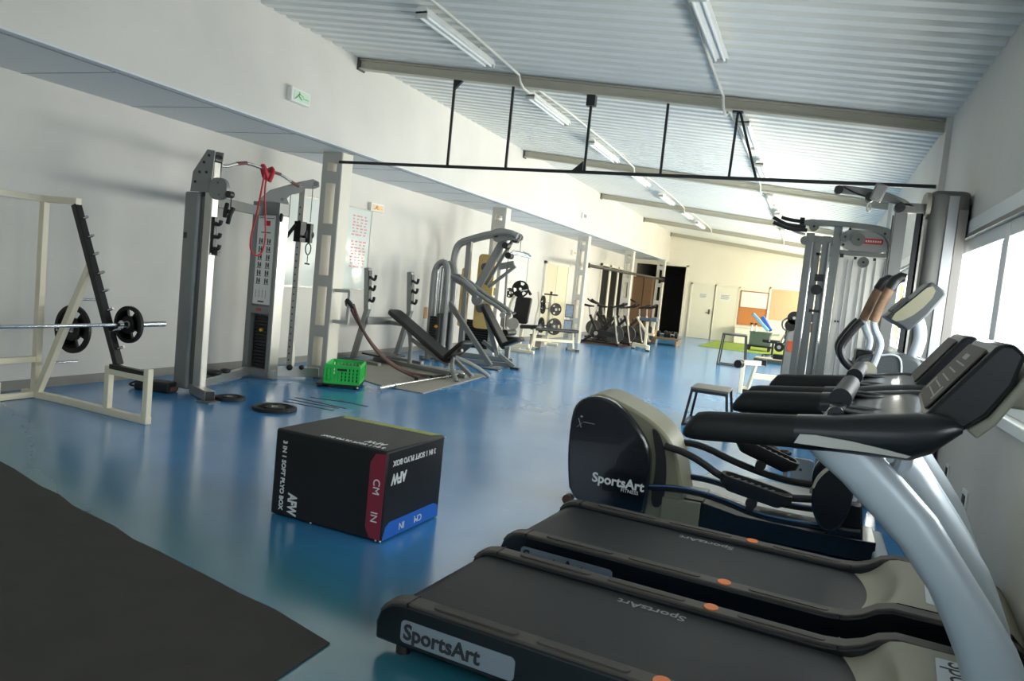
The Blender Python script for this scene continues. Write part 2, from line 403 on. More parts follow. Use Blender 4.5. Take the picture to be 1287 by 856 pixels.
# lattice columns along the soffit edge
def column(i, yb, d=.12, cx=-6.05):
    mb = MB(); x0, x1 = cx-.16, cx+.14; y0, y1 = yb-d, yb+d
    mb.box((x0, y0, 0), (x0+.075, y1, 2.96)); mb.box((x1-.085, y0, 0), (x1, y1, 2.96))
    c = struct('column_%d' % i, mb, COLM, bevel=.004)
    mb = MB()
    for zz in (.06, .60, 1.27, 1.95, 2.63, 2.9):
        mb.box((x0-.004, y0-.008, zz-.075), (x1-.01, y0, zz+.075)); mb.box((x0-.004, y1, zz-.075), (x1-.01, y1+.008, zz+.075))
    mb.box((x0-.004, y0-.006, 0), (x0+.07, y0, 2.96)); mb.box((x1-.075, y0-.006, 0), (x1-.012, y0, 2.96))
    obj('batten_plates', mb, COLG, c)
for i, yb in enumerate((8.6, 14.3, 20.3, 25.9)): column(i+1, yb)
column(5, 30.2, cx=-5.75)

for i, yy in enumerate((2.4, 8.4, 14.3, 20.2, 25.8, 31.05)):
    mb = MB(); h = .125
    for (w, t0, t1) in ((.12, 0, .018), (.05, .018, h-.018), (.12, h-.018, h)):
        P = []
        for x in (XF, XR):
            z = zc(x)-.005
            P.append([(x, yy-w/2, z-h+t0), (x, yy+w/2, z-h+t0), (x, yy+w/2, z-h+t1), (x, yy-w/2, z-h+t1)])
        mb.loft(P)
    b = struct('ceiling_beam_%d' % (i+1), mb, BEAMM, bevel=.003)
    z = zc(XF)
    obj('end_bracket', MB().box((XF, yy-.08, z-.15), (XF+.02, yy+.08, z+.0)), M('bracket_dark', (70, 70, 68), .5), b)

# doors
def door(i, label_fn, lo, hi, axis, leaf_mat, notice=None, handle=None):
    mb = MB(); (a0, a1) = lo; z1 = hi
    if axis == 'far':
        mb.box((a0, YF-.05, 0.005), (a1, YF-.005, z1)); d = struct('door_%d' % i, mb, leaf_mat, bevel=.004)
        f = MB(); f.box((a0-.07, YF-.065, 0), (a0, YF, z1+.06)); f.box((a1, YF-.065, 0), (a1+.05, YF, z1+.06)); f.box((a0-.07, YF-.065, z1), (a1+.05, YF, z1+.06))
        obj('door_frame', f, CREAM, d, bevel=.004)
        if handle:
            h = MB(); h.box((handle-.03, YF-.07, 1.0), (handle+.03, YF-.05, 1.2)); h.cyl((handle, YF-.06, 1.06), (handle, YF-.11, 1.06), .016); h.tube([(handle, YF-.10, 1.06), (handle-.12, YF-.10, 1.06)], .013)
            obj('door_handle', h, M('handle_steel', (90, 88, 84), .3, metal=.8), d)
        if notice:
            x, z, w, hh = notice; obj('notice', MB().box((x-w/2, YF-.054, z-hh/2), (x+w/2, YF-.0505, z+hh/2)), PAPER, d)
            l = MB()
            for k in range(4): l.box((x-w*.4, YF-.0565, z+hh*.3-k*hh*.18), (x+w*(.4-.12*(k % 2)), YF-.0543, z+hh*.38-k*hh*.18))
            obj('notice_lines', l, LETG, d)
    return d
DOORM = M('door_cream', (226, 222, 206), .5)
door(1, None, (-4.60, -3.74), 2.14, 'far', DOORM, (-4.15, 1.70, .34, .22), -3.86)
door(2, None, (-3.66, -2.82), 2.14, 'far', DOORM, (-3.30, 1.72, .42, .26))
mb = MB(); mb.box((XL, 19.9, 0), (XL+.045, 21.9, 2.1)); d3 = struct('door_3', mb, M('door_yellowish', (224, 214, 184), .5), bevel=.004)
mb = MB(); mb.box((XL, 19.8, 0), (XL+.07, 19.9, 2.18)); mb.box((XL, 21.9, 0), (XL+.07, 22.0, 2.18)); mb.box((XL, 19.8, 2.1), (XL+.07, 22.0, 2.18)); mb.box((XL+.03, 20.88, 0), (XL+.06, 20.92, 2.1))
obj('door_frame', mb, CREAM, d3, bevel=.004)
mb = MB()
for a, b in ((25.75, 26.75), (27.0, 28.0), (28.2, 28.95)): mb.box((XL, a, .02), (XL+.03, b, 2.38))
d4 = struct('door_4', mb, M('dark_glass_door', (10, 10, 11), .55, spec=.2))
mb = MB()
for a in (25.65, 26.75, 28.0, 28.95): mb.box((XL, a, 0), (XL+.06, a+(.25 if a in (26.75,) else .12 if a != 28.0 else .2), 2.46))
mb.box((XL, 25.65, 2.38), (XL+.06, 29.07, 2.46)); obj('door_frame', mb, CREAM, d4)

# near-left rubber flooring lying on the epoxy floor
pts = [(-4.95, 3.40), (-4.6, 3.31)]
for k in range(1, 12):
    t = k/12; pts.append((-4.6+2.61*t, 3.31-.69*t-.035*math.sin(t*PI)*(1 if k % 3 else .6)+random.uniform(-.012, .012)))
pts += [(-1.99, 2.62), (-1.62, 2.5), (-1.62, -1.2), (-4.95, -1.2)]
tag(obj('rubber_flooring_sheet', MB().xy(pts, 0.0005, .007), rubber_floor_material()), 'dark grey brown rubber sheet with wavy cut edge in front of the blue floor', 'floor mat')

# ---------------------------------------------------------------- lamps, conduits, signs on walls
def lamp(x, y0, y1, label, group):
    z = zc(x); o = thing('fluorescent_light', label, 'ceiling light', (x, (y0+y1)/2, z-.09), 0, group)
    mb = MB(); mb.prism([(-.07, -.03), (-.045, .03), (.045, .03), (.07, -.03)], lambda a, b: (x+a, y0, z-.08+b), (0, y1-y0, 0)); obj('housing', mb, WHITE, o, bevel=.004)
    for s in (-.035, .035): obj('tube', MB().cyl((x+s, y0+.04, z-.125), (x+s, y1-.04, z-.125), .013, n=10), M('unlit_tube', (236, 238, 236), .25), o)
    mb = MB()
    for yy in (y0, y1-.03): mb.box((x-.06, yy, z-.14), (x+.06, yy+.03, z-.09))
    obj('end_cap', mb, M('lamp_cap', (190, 190, 184), .5), o)
    mb = MB()
    for yy in (y0+.3, y1-.3): mb.cyl((x, yy, z-.06), (x, yy, z-.002), .008, n=8)
    obj('hanger', mb, M('lamp_cap', (190, 190, 184), .5), o)
    return o
ROW = ['first', 'second', 'third', 'fourth', 'fifth', 'sixth', 'seventh']
for k, (a, b) in enumerate(((6.1, 7.64), (8.9, 10.4), (11.65, 13.3), (14.6, 16.1), (17.5, 19.1), (20.6, 22.2), (23.2, 24.8))):
    lamp(-3.55, a, b, 'unlit white twin tube batten, %s from the front in the row nearer the white fascia' % ROW[k], 'fluorescent battens nearer the fascia')
for k, (a, b) in enumerate(((5.3, 6.7), (9.0, 10.4), (11.6, 13.0), (14.6, 16.0), (17.5, 19.0), (20.8, 22.3))):
    lamp(-.98, a, b, 'unlit white twin tube batten, %s from the front in the row nearer the windows' % ROW[k], 'fluorescent battens nearer the windows')
def conduit(x, label):
    pts = []
    for yb0, yb1 in ((2.5, 8.22), (8.58, 14.15), (14.45, 20.05), (20.35, 25.65)):
        pts += [(x, yb0, zc(x)-.16), (x, yb0+.12, zc(x)-.02), (x, yb1-.12, zc(x)-.02), (x, yb1, zc(x)-.16)]
    tag(obj('cable_conduit', MB().tube(pts, .014, 8, 1), M('conduit_white', (205, 203, 194), .5)), label, 'conduit')
conduit(-3.40, 'thin white cable conduit along the ceiling beside the fascia side battens')
conduit(-1.12, 'thin white cable conduit along the ceiling beside the window side battens')

def wall_sign(name, label, cat, y0, y1, z0, z1, x, facemat, mark):
    o = thing(name, label, cat, (x, (y0+y1)/2, z0))
    obj('housing', MB().box((x, y0, z0), (x+.07, y1, z1)), WHITE, o, bevel=.01)
    obj('sign_face', MB().box((x+.07, y0+.04, z0+.02), (x+.074, y1-.03, z1-.03)), facemat, o)
    m_ = MB(); yc, zc_ = (y0+y1)/2, (z0+z1)/2; h = (z1-z0)*.28
    m_.ball((x+.074, yc-.04, zc_+h*.8), h*.22, (.2, 1, 1)); m_.bar((x+.075, yc-.04, zc_+h*.5), (x+.075, yc-.06, zc_-h*.1), .03, .004)
    m_.bar((x+.075, yc-.06, zc_-h*.1), (x+.075, yc-.11, zc_-h), .02, .004); m_.bar((x+.075, yc-.055, zc_-h*.1), (x+.075, yc-.0, zc_-h*.9), .02, .004); m_.bar((x+.075, yc-.05, zc_+h*.3), (x+.075, yc+.03, zc_), .018, .004)
    m_.bar((x+.075, yc+.03, zc_-h*.4), (x+.075, yc+.12, zc_-h*.4), .02, .004)
    obj('exit_symbol', m_, mark, o)
    return o
wall_sign('exit_light', 'white emergency exit light with green figure on the upper fascia', 'exit sign', 7.02, 7.36, 3.26, 3.42, XF, M('exit_pale_green', (206, 228, 204), .4), M('exit_green', (110, 180, 120), .5))
wall_sign('exit_light', 'small emergency light with orange glow panel above the whiteboard', 'exit sign', 10.85, 11.25, 2.44, 2.58, XL, M('exit_amber', (240, 205, 160), .4), M('exit_orange', (226, 160, 96), .5))
wall_sign('exit_light', 'small pale emergency light above the yellowish wall door', 'exit sign', 22.1, 22.6, 2.5, 2.64, XL, M('exit_cream', (226, 206, 178), .4), M('exit_tan', (200, 170, 130), .5))
o = thing('alarm_sounder', 'small square white sounder box on the far part of the fascia', 'alarm box', (XF, 18.77, 3.27)); obj('box_body', MB().box((XF, 18.55, 3.27), (XF+.05, 18.95, 3.42)), WHITE, o, bevel=.01); obj('box_grille', MB().box((XF+.05, 18.62, 3.30), (XF+.054, 18.88, 3.39)), LETG, o)

def whiteboard(label, y0, y1, z0, z1):
    o = thing('whiteboard', label, 'whiteboard', (XL, (y0+y1)/2, z0))
    obj('board', MB().box((XL, y0, z0), (XL+.02, y1, z1)), M('whiteboard_gloss', (214, 220, 216), .12), o)
    f = MB(); t = .025
    f.box((XL, y0, z0-t), (XL+.03, y1, z0)); f.box((XL, y0, z1), (XL+.03, y1, z1+t)); f.box((XL, y0-t, z0-t), (XL+.03, y0, z1+t)); f.box((XL, y1, z0-t), (XL+.03, y1+t, z1+t))
    obj('frame', f, SILV, o); return o
o = whiteboard('large whiteboard with faded pink writing behind the first column', 8.7, 10.95, 1.14, 2.42)
m_ = MB()
for k in range(16):
    zz = 2.30-k*.05-(.06 if k > 6 else 0)
    for y_ in (10.42, 10.53, 10.64, 10.76): m_.box((XL+.02, y_+.01*(k % 3), zz), (XL+.022, y_+.09-.02*((k+int(y_*100)) % 3), zz+.022))
obj('pink_writing', m_, M('pink_marker', (214, 140, 142), .6), o)
whiteboard('smaller whiteboard on the wall behind the second column', 16.4, 18.5, 1.5, 2.27)
def socket(label, x, y, z, s, h=.085):
    o = thing('wall_socket', label, 'wall socket', (x, y, z)); obj('cover', MB().box((min(x, x+s*.012), y-h/2, z), (max(x, x+s*.012), y+h/2, z+h)), WHITE, o, bevel=.003)
    obj('insert', MB().box((min(x+s*.012, x+s*.016), y-h*.28, z+h*.2), (max(x+s*.012, x+s*.016), y+h*.28, z+h*.8)), LETG if s > 0 else BLACK, o)
socket('small white socket plate on the wall under the whiteboard', XL, 11.06, .73, 1)
socket('white wall socket with black insert low behind the treadmills', XR, 5.32, .36, -1, .15)
socket('narrow switch plate on the right wall under the console', XR, 6.0, .44, -1, .10)
# ---------------------------------------------------------------- plyo box
PB = Vector((-2.83, 3.62, 0)); pa = R(-3.0); d1 = Vector((math.cos(pa), math.sin(pa), 0)); d2 = Vector((-d1.y, d1.x, 0)); UZ = Vector((0, 0, 1))
PL, PW, PH = .78, .63, .515
o = thing('plyo_box', 'large black padded jump box with red, blue and yellow strips on the blue floor', 'plyo box', PB, pa)
obj('foam_body', MB().box((0, 0, .004), (PL, PW, PH)), M('box_vinyl', (8, 9, 11), .5, bump=.05, scale=30), o, bevel=.012, local=True)
def onface(nm, org, ax, ay, poly, mat): 
    n = ax.cross(ay).normalized()
    return obj(nm, MB().prism(poly, lambda a, b: org+ax*a+ay*b+n*.0005, n*.0025), mat, o)
Lf = PB                                           # left face: u=d1, v=up
n0 = -d2
strip = lambda w, h: [(0, .05), (0, h-.05), (w, h-.015), (w, .015)]
onface('red_strip', Lf+d1*(PL-.105), d1, UZ, [(0, .075), (0, PH-.075), (.03, PH-.025), (.10, PH-.015), (.10, .015), (.03, .02)], M('strip_red', (132, 30, 52), .5))
on = lambda u, z: Lf+d1*u+UZ*z+n0*.004
text('lettering', 'CM', .062, LETW, o, on(PL-.055, PH*.60), -UZ, d1)
text('lettering', 'IN', .062, LETW, o, on(PL-.055, PH*.27), -UZ, d1)
text('lettering', '3 IN 1 SOFT PLYO BOX', .040, LETW, o, on(.075, PH*.48), -UZ, d1, bold=.0012)
text('lettering', 'AFW', .088, LETW, o, on(.155, PH*.17), -UZ, d1, squeeze=.66, bold=.003)
Rf = PB+d1*PL; n1 = d1
onface('blue_strip', Rf, d2, UZ, [(.012, .012), (.035, .085), (.075, .105), (PW-.075, .105), (PW-.03, .085), (PW-.012, .012)], M('strip_blue', (28, 98, 190), .5))
onr = lambda u, z: Rf+d2*u+UZ*z+n1*.004
text('lettering', 'CM', .058, LETW, o, onr(PW*.60, .056), -d2, -UZ)
text('lettering', 'IN', .058, LETW, o, onr(PW*.32, .056), -d2, -UZ)
text('lettering', '3 IN 1 SOFT PLYO BOX', .045, LETW, o, onr(PW*.46, PH-.075), -d2, -UZ, bold=.001)
text('lettering', 'AFW', .085, LETW, o, onr(.13, PH-.165), -d2, -UZ, squeeze=.8, bold=.003)
Tf = PB+UZ*PH
onface('yellow_strip', Tf+d2*(PW-.075), d1, d2, [(.06, 0), (.03, .05), (.02, .07), (PL-.02, .07), (PL-.03, .05), (PL-.06, 0)], M('strip_yellow', (150, 160, 78), .5))
ont = lambda u, v: Tf+d1*u+d2*v+UZ*.004
text('lettering', '3 IN 1 SOFT PLYO BOX', .042, LETW, o, ont(PL*.66, .045), -d1, -d2)
text('lettering', 'AFW', .075, LETW, o, ont(PL*.80, .115), -d1, -d2, squeeze=.8)
mb = MB()
for u, v, z in ((PL, 0, .012), (PL-.03, 0, .012), (PL, PW, PH-.012), (.30, 0, .01)): mb.ball(PB+d1*u+d2*v+UZ*z, .006, n=8)
obj('corner_rivet', mb, LETW, o)

# ---------------------------------------------------------------- squat rack (bar runs along the wall)
o = thing('squat_rack', 'ivory tubular squat rack with black peg spines against the left wall', 'squat rack', (-6.0, 4.9, 0))
S = .06
for yy, s in ((4.92, 1), (3.42, -1)):
    obj('upright', MB().bar((-6.6, yy, .03), (-6.6, yy, 1.84), S), WPAINT, o, bevel=.005)
    obj('top_bar', MB().bar((-6.63, yy, 1.83), (-6.17, yy, 1.83), S), WPAINT, o, bevel=.005)
    obj('spine', MB().bar((-6.2, yy, 1.80), (-5.58, yy, .44), .07, .055), BLACK, o, bevel=.004)
    for px_, pz_ in ((-6.15, 1.67), (-6.07, 1.51), (-6.0, 1.36), (-5.92, 1.2), (-5.85, 1.05), (-5.78, .89), (-5.70, .72), (-5.63, .57)):
        obj('peg', MB().cyl((px_-.02, yy, pz_-.01), (px_+.10, yy, pz_+.035), .012, n=10), CHROME, o)
    obj('brace', MB().bar((-6.56, yy, .06), (-5.98, yy, 1.28), S), WPAINT, o, bevel=.005)
    mb = MB(); mb.bar((-6.75, yy, .03), (-6.28, yy, .03), S, S); mb.bar((-6.29, yy, .03), (-5.09, yy-.10*s, .03), S, S)
    obj('base_rail', mb, WPAINT, o, bevel=.005)
    mb = MB(); mb.bar((-5.62, yy-.055*s, .03), (-5.62, yy-.055*s, .43), .055); mb.bar((-5.12, yy-.1*s, .03), (-5.12, yy-.1*s, .47), .055); mb.bar((-5.62, yy-.055*s, .385), (-5.12, yy-.1*s, .385), .05)
    obj('safety_stand', mb, WPAINT, o, bevel=.004)
    obj('stand_pad', MB().bar((-5.59, yy-.06*s, .43), (-5.15, yy-.095*s, .425), .05, .04), BLACK, o)
    for hx, hz in ((-6.12, .96), (-6.36, .66), (-6.45, .34)):
        obj('storage_horn', MB().cyl((hx, yy, hz), (hx, yy+.30*s, hz), .013, n=10), CHROME, o)
for xx, zz in ((-6.6, 1.83), (-6.6, .36), (-6.6, .03)): obj('cross_member', MB().bar((xx, 3.42, zz), (xx, 4.92, zz), S*.9), WPAINT, o, bevel=.004)
BX, BZ = -5.60, .79
o = thing('barbell', 'long chrome barbell resting on the squat rack pegs', 'barbell', (BX, 4.3, BZ))
obj('shaft', MB().cyl((BX, 3.3, BZ), (BX, 5.0, BZ), .015, n=14), CHROME, o)
for a, b in ((4.96, 5.42), (3.3, 2.85)):
    obj('sleeve', MB().cyl((BX, a, BZ), (BX, b, BZ), .025, n=16), CHROME, o)
    s = 1 if b > a else -1
    obj('sleeve_collar', MB().cyl((BX, a-.02*s, BZ), (BX, a+.01*s, BZ), .038, n=16), CHROME, o)
plate('weight_plate', 'smaller black tri grip plate loaded on the barbell sleeve', (BX, 5.02, BZ), (0, 1, 0), .165, 'black weight plates')
plate('weight_plate', 'smaller black plate on the near end of the barbell outside the rack', (BX, 3.22, BZ), (0, 1, 0), .155, 'black weight plates')
plate('weight_plate', 'largest black tri grip plate hung on the squat rack storage horn', (-6.36, 5.08, .66), (0, 1, 0), .225, 'black weight plates')
plate('weight_plate', 'small black plate lying flat on the floor beside the cable machine foot', (-5.5, 6.24, .018), (0, 0, 1), .15, 'black weight plates')
plate('weight_plate', 'large black plate lying flat on the floor in front of the floor lines', (-4.86, 6.16, .018), (0, 0, 1), .215, 'black weight plates')
o = thing('gym_bag', 'black bag with strap loop on the floor behind the squat rack stand', 'bag', (-6.3, 6.02, 0), .25)
obj('bag_body', MB().prism(rr(-.10, .10, 0.0, .11, .03), lambda a, b: (-.17, a, b), (.38, 0, 0)), M('bag_nylon', (26, 26, 28), .6, bump=.2, scale=20), o, local=True, bevel=.01)
obj('strap', MB().tube([(-.16, -.03, .09), (-.24, -.05, .06), (-.27, -.02, .03), (-.2, .02, .02)], .012, 8, 2), BLACK, o, local=True)
obj('end_tag', MB().box((.212, -.06, .02), (.216, .06, .06)), M('tag_brown', (120, 76, 60), .6), o, local=True)

# ---------------------------------------------------------------- cable crossover on the left wall
o = thing('cable_machine', 'grey dual cable machine with exercise placard near the left wall', 'cable machine', (-6.1, 7.2, 0))
obj('shroud', MB().xy(rr(-6.18, -5.965, 6.12, 6.42, .05), .05, 2.1), GREY, o, bevel=.012, label='tall grey weight shroud of the left column')
obj('shroud_emblem', MB().box((-6.14, 6.117, 1.62), (-6.10, 6.121, 1.68)), LETD, o)
obj('guide_rail', MB().bar((-5.935, 6.17, .1), (-5.935, 6.17, 2.2), .035, .05), DGREY, o)
obj('column_rail', MB().bar((-5.83, 6.15, .06), (-5.83, 6.15, 2.42), .095, .095, up=(1, 0, 0)), SILV, o, bevel=.008)
obj('column_rail', MB().bar((-5.895, 6.16, .08), (-5.895, 6.16, 2.3), .02, .04, up=(1, 0, 0)), BLACK, o)
mb = MB(); P = [(-6.06, 2.1), (-6.04, 2.3), (-5.87, 2.53), (-5.77, 2.52), (-5.78, 2.36), (-5.80, 2.1)]
mb.xz(P, 6.085, 6.095); mb.xz(P, 6.205, 6.215); obj('head_plate', mb, GREY, o, bevel=.002)
mb = MB()
for bx_, bz_ in ((-5.84, 2.47), (-5.9, 2.40), (-5.95, 2.3), (-6.0, 2.2), (-5.86, 2.3)): mb.cyl((bx_, 6.078, bz_), (bx_, 6.09, bz_), .014, n=10)
mb.cyl((-5.82, 6.1, 2.44), (-5.82, 6.2, 2.44), .05); mb.cyl((-5.88, 6.1, 2.22), (-5.88, 6.2, 2.22), .06)
mb.box((-5.93, 6.11, 2.06), (-5.86, 6.19, 2.28))
obj('pulley', mb, BLACK, o)
obj('pulley_cover', MB().xz(rr(-5.80, -5.565, 2.03, 2.25, .10, 8), 6.06, 6.11), GREY, o, bevel=.006)
obj('pulley_cover_bolt', MB().cyl((-5.68, 6.055, 2.20), (-5.68, 6.065, 2.20), .012, n=10).cyl((-5.66, 6.055, 2.08), (-5.66, 6.065, 2.08), .012, n=10), DGREY, o)
obj('swivel_pulley', MB().cyl((-5.545, 6.06, 2.09), (-5.545, 6.12, 2.09), .035), BLACK, o)
obj('cable', MB().cyl((-5.525, 6.09, 2.07), (-5.525, 6.09, 1.95), .006, n=8), BLACK, o)
mb = MB(); mb.tube([(-5.57, 6.09, 2.0), (-5.56, 6.06, 1.93), (-5.57, 6.07, 1.86)], .022, 10, 1); mb.tube([(-5.49, 6.09, 1.96), (-5.5, 6.06, 1.89), (-5.53, 6.07, 1.80)], .022, 10, 1); mb.box((-5.56, 6.06, 1.9), (-5.51, 6.11, 1.94))
obj('handle', mb, RUB, o)
mb = MB(); mb.box((-5.78, 6.12, 1.49), (-5.745, 6.16, 1.86))
for zz in (1.83, 1.70, 1.58): mb.tube([(-5.75, 6.14, zz-.04), (-5.69, 6.14, zz-.045), (-5.68, 6.14, zz)], .02, 8, 1)
mb.box((-5.76, 6.12, 1.47), (-5.68, 6.16, 1.52))
obj('accessory_hook', mb, BLACK, o)
obj('cross_beam', MB().bar((-5.82, 6.2, 2.02), (-6.45, 7.68, 2.06), .06, .11), GREY, o, bevel=.006)
# centre tower
x0, x1, y0, y1 = -6.56, -6.16, 7.62, 7.80
mb = MB(); mb.box((x0, y0, 0.02), (x0+.075, y1-.02, 2.03)); mb.box((x1-.05, y0, .02), (x1, y1-.02, 2.03)); mb.box((x0+.075, y0+.004, .80), (x1-.05, y0+.03, .90)); mb.box((x0-.002, y0-.002, 2.03), (x1+.002, y1+.002, 2.18)); mb.box((x0, y1-.02, .02), (x1, y1, 2.03)); mb.box((x0+.075, y0+.004, .02), (x1-.05, y0+.05, .12)); mb.box((x0+.075, y0+.02, .9), (x1-.05, y0+.03, 2.03))
obj('tower_frame', mb, GREY, o, bevel=.005)
obj('tower_side', MB().box((x1+.0005, y0+.01, .03), (x1+.012, y1-.01, 2.02)), SILV, o)
plx0, plx1 = x0+.08, x1-.055
pc = obj('placard', MB().box((plx0, y0+.012, .92), (plx1, y0+.02, 2.02)), PAPER, o)
mb = MB()
for rrow in range(6):
    for cc in range(2):
        cx = plx0+.07+cc*.12; cz = 1.70-rrow*.098; yf = y0+.0095
        mb.box((cx-.03, yf, cz-.035), (cx-.015, yf+.003, cz+.035)); mb.ball((cx+.012, yf+.002, cz+.022), .012, (1, .15, 1), 8)
        mb.box((cx, yf, cz-.02), (cx+.022, yf+.003, cz+.012)); mb.bar((cx+.01, yf+.001, cz-.02), (cx+.03-.02*((rrow+cc) % 2), yf+.001, cz-.04), .01, .003)
        mb.box((cx-.012, yf, cz+.002), (cx+.004, yf+.003, cz+.009)); mb.box((cx-.04, yf, cz-.042), (cx+.03, yf+.003, cz-.037))
obj('exercise_figures', mb, M('print_dark', (58, 56, 56), .6), pc)
mb = MB(); mb.box((plx0+.10, y0+.0095, 1.89), (plx0+.19, y0+.0115, 1.95)); obj('red_emblem', mb, RED, pc)
mb = MB(); mb.box((plx0+.02, y0+.0095, 1.98), (plx1-.02, y0+.0115, 1.987)); mb.box((plx0+.06, y0+.0095, 1.80), (plx1-.06, y0+.0115, 1.812))
for k in range(4): mb.box((plx0+.04+.05*k, y0+.0095, 1.0), (plx0+.043+.05*k, y0+.0115, 1.10))
mb.box((plx0+.08, y0+.0095, .945), (plx0+.17, y0+.0115, .962)); obj('print_lines', mb, LETD, pc)
mb = MB(); mb.box((plx0+.075, y0-.002, .835), (plx0+.15, y0+.001, .87)); obj('badge', mb, M('badge_red', (168, 66, 50), .5), o)
st = MB()
for k in range(15): st.box((plx0+.01, y0+.07, .14+k*.042), (plx1-.01, y0+.2, .177+k*.042))
s_ = obj('weight_stack', st, M('stack_black', (18, 18, 19), .45), o, bevel=.003)
obj('selector_pin', MB().cyl((plx0+.14, y0+.07, .60), (plx0+.14, y0+.03, .60), .02), YEL, s_)
obj('guide_rod', MB().cyl((plx0+.05, y0+.14, .12), (plx0+.05, y0+.14, 2.03), .011).cyl((plx1-.05, y0+.14, .12), (plx1-.05, y0+.14, 2.03), .011), CHROME, o)
# boom to the right column
bo = Vector((-6.42, 7.66, 0)); bd = Vector((.40, .46, 0)).normalized(); bn = Vector((-bd.y, bd.x, 0))
P = [(-.05, 2.185), (-.05, 2.22), (.06, 2.34), (.38, 2.48), (.56, 2.545), (.64, 2.52), (.65, 2.46), (.60, 2.43), (.48, 2.42), (.42, 2.35), (.30, 2.31), (.26, 2.26), (.29, 2.19), (.26, 2.185)]
mb = MB(); f = lambda a, b: bo+bd*a+UZ*b
mb.prism(P, f, bn*.012); mb.prism(P, lambda a, b: f(a, b)+bn*.07, bn*.012); obj('boom_plate', mb, GREY, o, bevel=.003)
obj('boom_bolt', MB().cyl(f(.2, 2.24)-bn*.01, f(.2, 2.24)+bn*.09, .02).cyl(f(.6, 2.49)-bn*.01, f(.6, 2.49)+bn*.09, .03), DGREY, o)
rc = Vector((-6.18, 8.08, 0))
obj('column_rail', MB().bar(rc+UZ*.06, rc+UZ*2.42, .06, .085), M('rail_grey', (206, 202, 192), .4, metal=.1), o, bevel=.004)
mb = MB()
for k in range(24): mb.cyl((rc.x, rc.y-.046, .22+k*.085), (rc.x, rc.y-.040, .22+k*.085), .010, n=8)
obj('adjustment_holes', mb, BLACK, o)
mb = MB(); mb.box((rc.x-.05, rc.y-.07, 1.74), (rc.x+.05, rc.y+.06, 2.0)); mb.bar((rc.x-.02, rc.y-.08, 1.95), (rc.x-.14, rc.y-.10, 1.78), .035); mb.tube([(rc.x-.1, rc.y-.1, 1.80), (rc.x-.17, rc.y-.1, 1.83)], .018); mb.bar((rc.x, rc.y, 1.81), (rc.x+.14, rc.y-.02, 1.81), .03)
obj('carriage', mb, BLACK, o, bevel=.003)
hp = Vector((-6.02, 8.05, 0))
mb = MB(); mb.cyl(hp+UZ*1.84-bn*.02, hp+UZ*1.84+bn*.02, .06); mb.box((hp.x-.035, hp.y-.03, 1.74), (hp.x+.035, hp.y+.03, 1.98)); obj('pulley', mb, BLACK, o, bevel=.006)
obj('cable', MB().cyl(hp+UZ*2.0, hp+UZ*2.46, .005, n=8).cyl((rc.x-.12, rc.y-.12, .15), (rc.x-.10, rc.y-.12, 2.32), .005, n=8).cyl((rc.x-.20, rc.y-.14, .15), (rc.x-.16, rc.y-.12, 2.3), .005, n=8), DGREY, o)
obj('snap_hook', MB().tube([hp+UZ*1.74, hp+UZ*1.70-bd*.035, hp+UZ*1.62-bd*.03, hp+UZ*1.58, hp+UZ*1.62+bd*.03, hp+UZ*1.70+bd*.035, hp+UZ*1.74], .008, 8, 1).cyl(hp+UZ*1.58, hp+UZ*1.48, .005, n=8).bar(hp+UZ*1.475-bd*.03, hp+UZ*1.47+bd*.03, .02), BLACK, o)
obj('cable_stop', MB().ball((x1+.05, y0-.02, 2.0), .04, (.6, .6, 1.4)), BLACK, o)
# base
mb = MB(); mb.bar((-5.95, 6.2, .06), (-5.52, 5.98, .06), .10, .10); mb.bar((-6.05, 6.3, .07), (-6.5, 7.65, .07), .08, .09); mb.bar((-6.3, 7.75, .085), (-5.86, 8.25, .085), .06, .12); mb.bar((-6.55, 7.7, .06), (-6.1, 7.7, .06), .1, .1)
obj('base_frame', mb, SILV, o, bevel=.006)
obj('foot', MB().box((-5.60, 5.88, 0), (-5.44, 6.04, .012)).xy([(-5.9, 8.2), (-5.8, 8.3), (-5.84, 8.36), (-5.96, 8.26)], 0, .02), DGREY, o)
obj('beam_cap', MB().bar((-5.53, 5.985, .06), (-5.515, 5.975, .06), .088, .088), BLACK, o)
mb = MB(); mb.ball((-6.2, 6.75, .15), .06, (1.4, 1.8, .6)); mb.ball((-6.22, 6.95, .15), .05, (1.2, 1.4, .6)); mb.ball((-6.05, 7.9, .15), .04); mb.ball((-5.98, 8.05, .15), .035); obj('low_pulley', mb, BLACK, o)
PP = [(-5.80, 6.15, 2.41), (-5.82, 6.28, 2.385), (-5.86, 6.50, 2.46), (-5.88, 6.68, 2.50), (-5.90, 6.92, 2.49), (-5.92, 7.10, 2.485), (-5.97, 7.36, 2.485), (-6.0, 7.58, 2.44), (-6.03, 7.78, 2.41), (-6.1, 7.95, 2.45)]
pb_ = obj('pull_up_bar', MB().tube(PP, .017, 10, 1), CHROME, o)
for a, b in ((2, 3), (4, 5), (5, 6), (7, 8)): obj('grip_wrap', MB().tube([Vector(PP[a])*.97+Vector(PP[b])*.03, Vector(PP[a])*.05+Vector(PP[b])*.95], .0195, 10), M('grip_maroon', (96, 44, 46), .5), pb_)
o = thing('resistance_band', 'red resistance band looped over the pull-up bar of the cable machine', 'resistance band', (-5.92, 7.05, 1.5))
def dx(p): return (p[0], p[1], p[2])
mb = MB(); mb.tube([(-5.90, 7.0, 2.47), (-5.91, 6.97, 2.2), (-5.90, 6.90, 1.9), (-5.90, 6.84, 1.7), (-5.91, 6.87, 1.55), (-5.92, 7.0, 1.50), (-5.93, 7.10, 1.56), (-5.93, 7.13, 1.72), (-5.92, 7.08, 2.0), (-5.92, 7.04, 2.25), (-5.91, 7.05, 2.47)], .010, 8, 2)
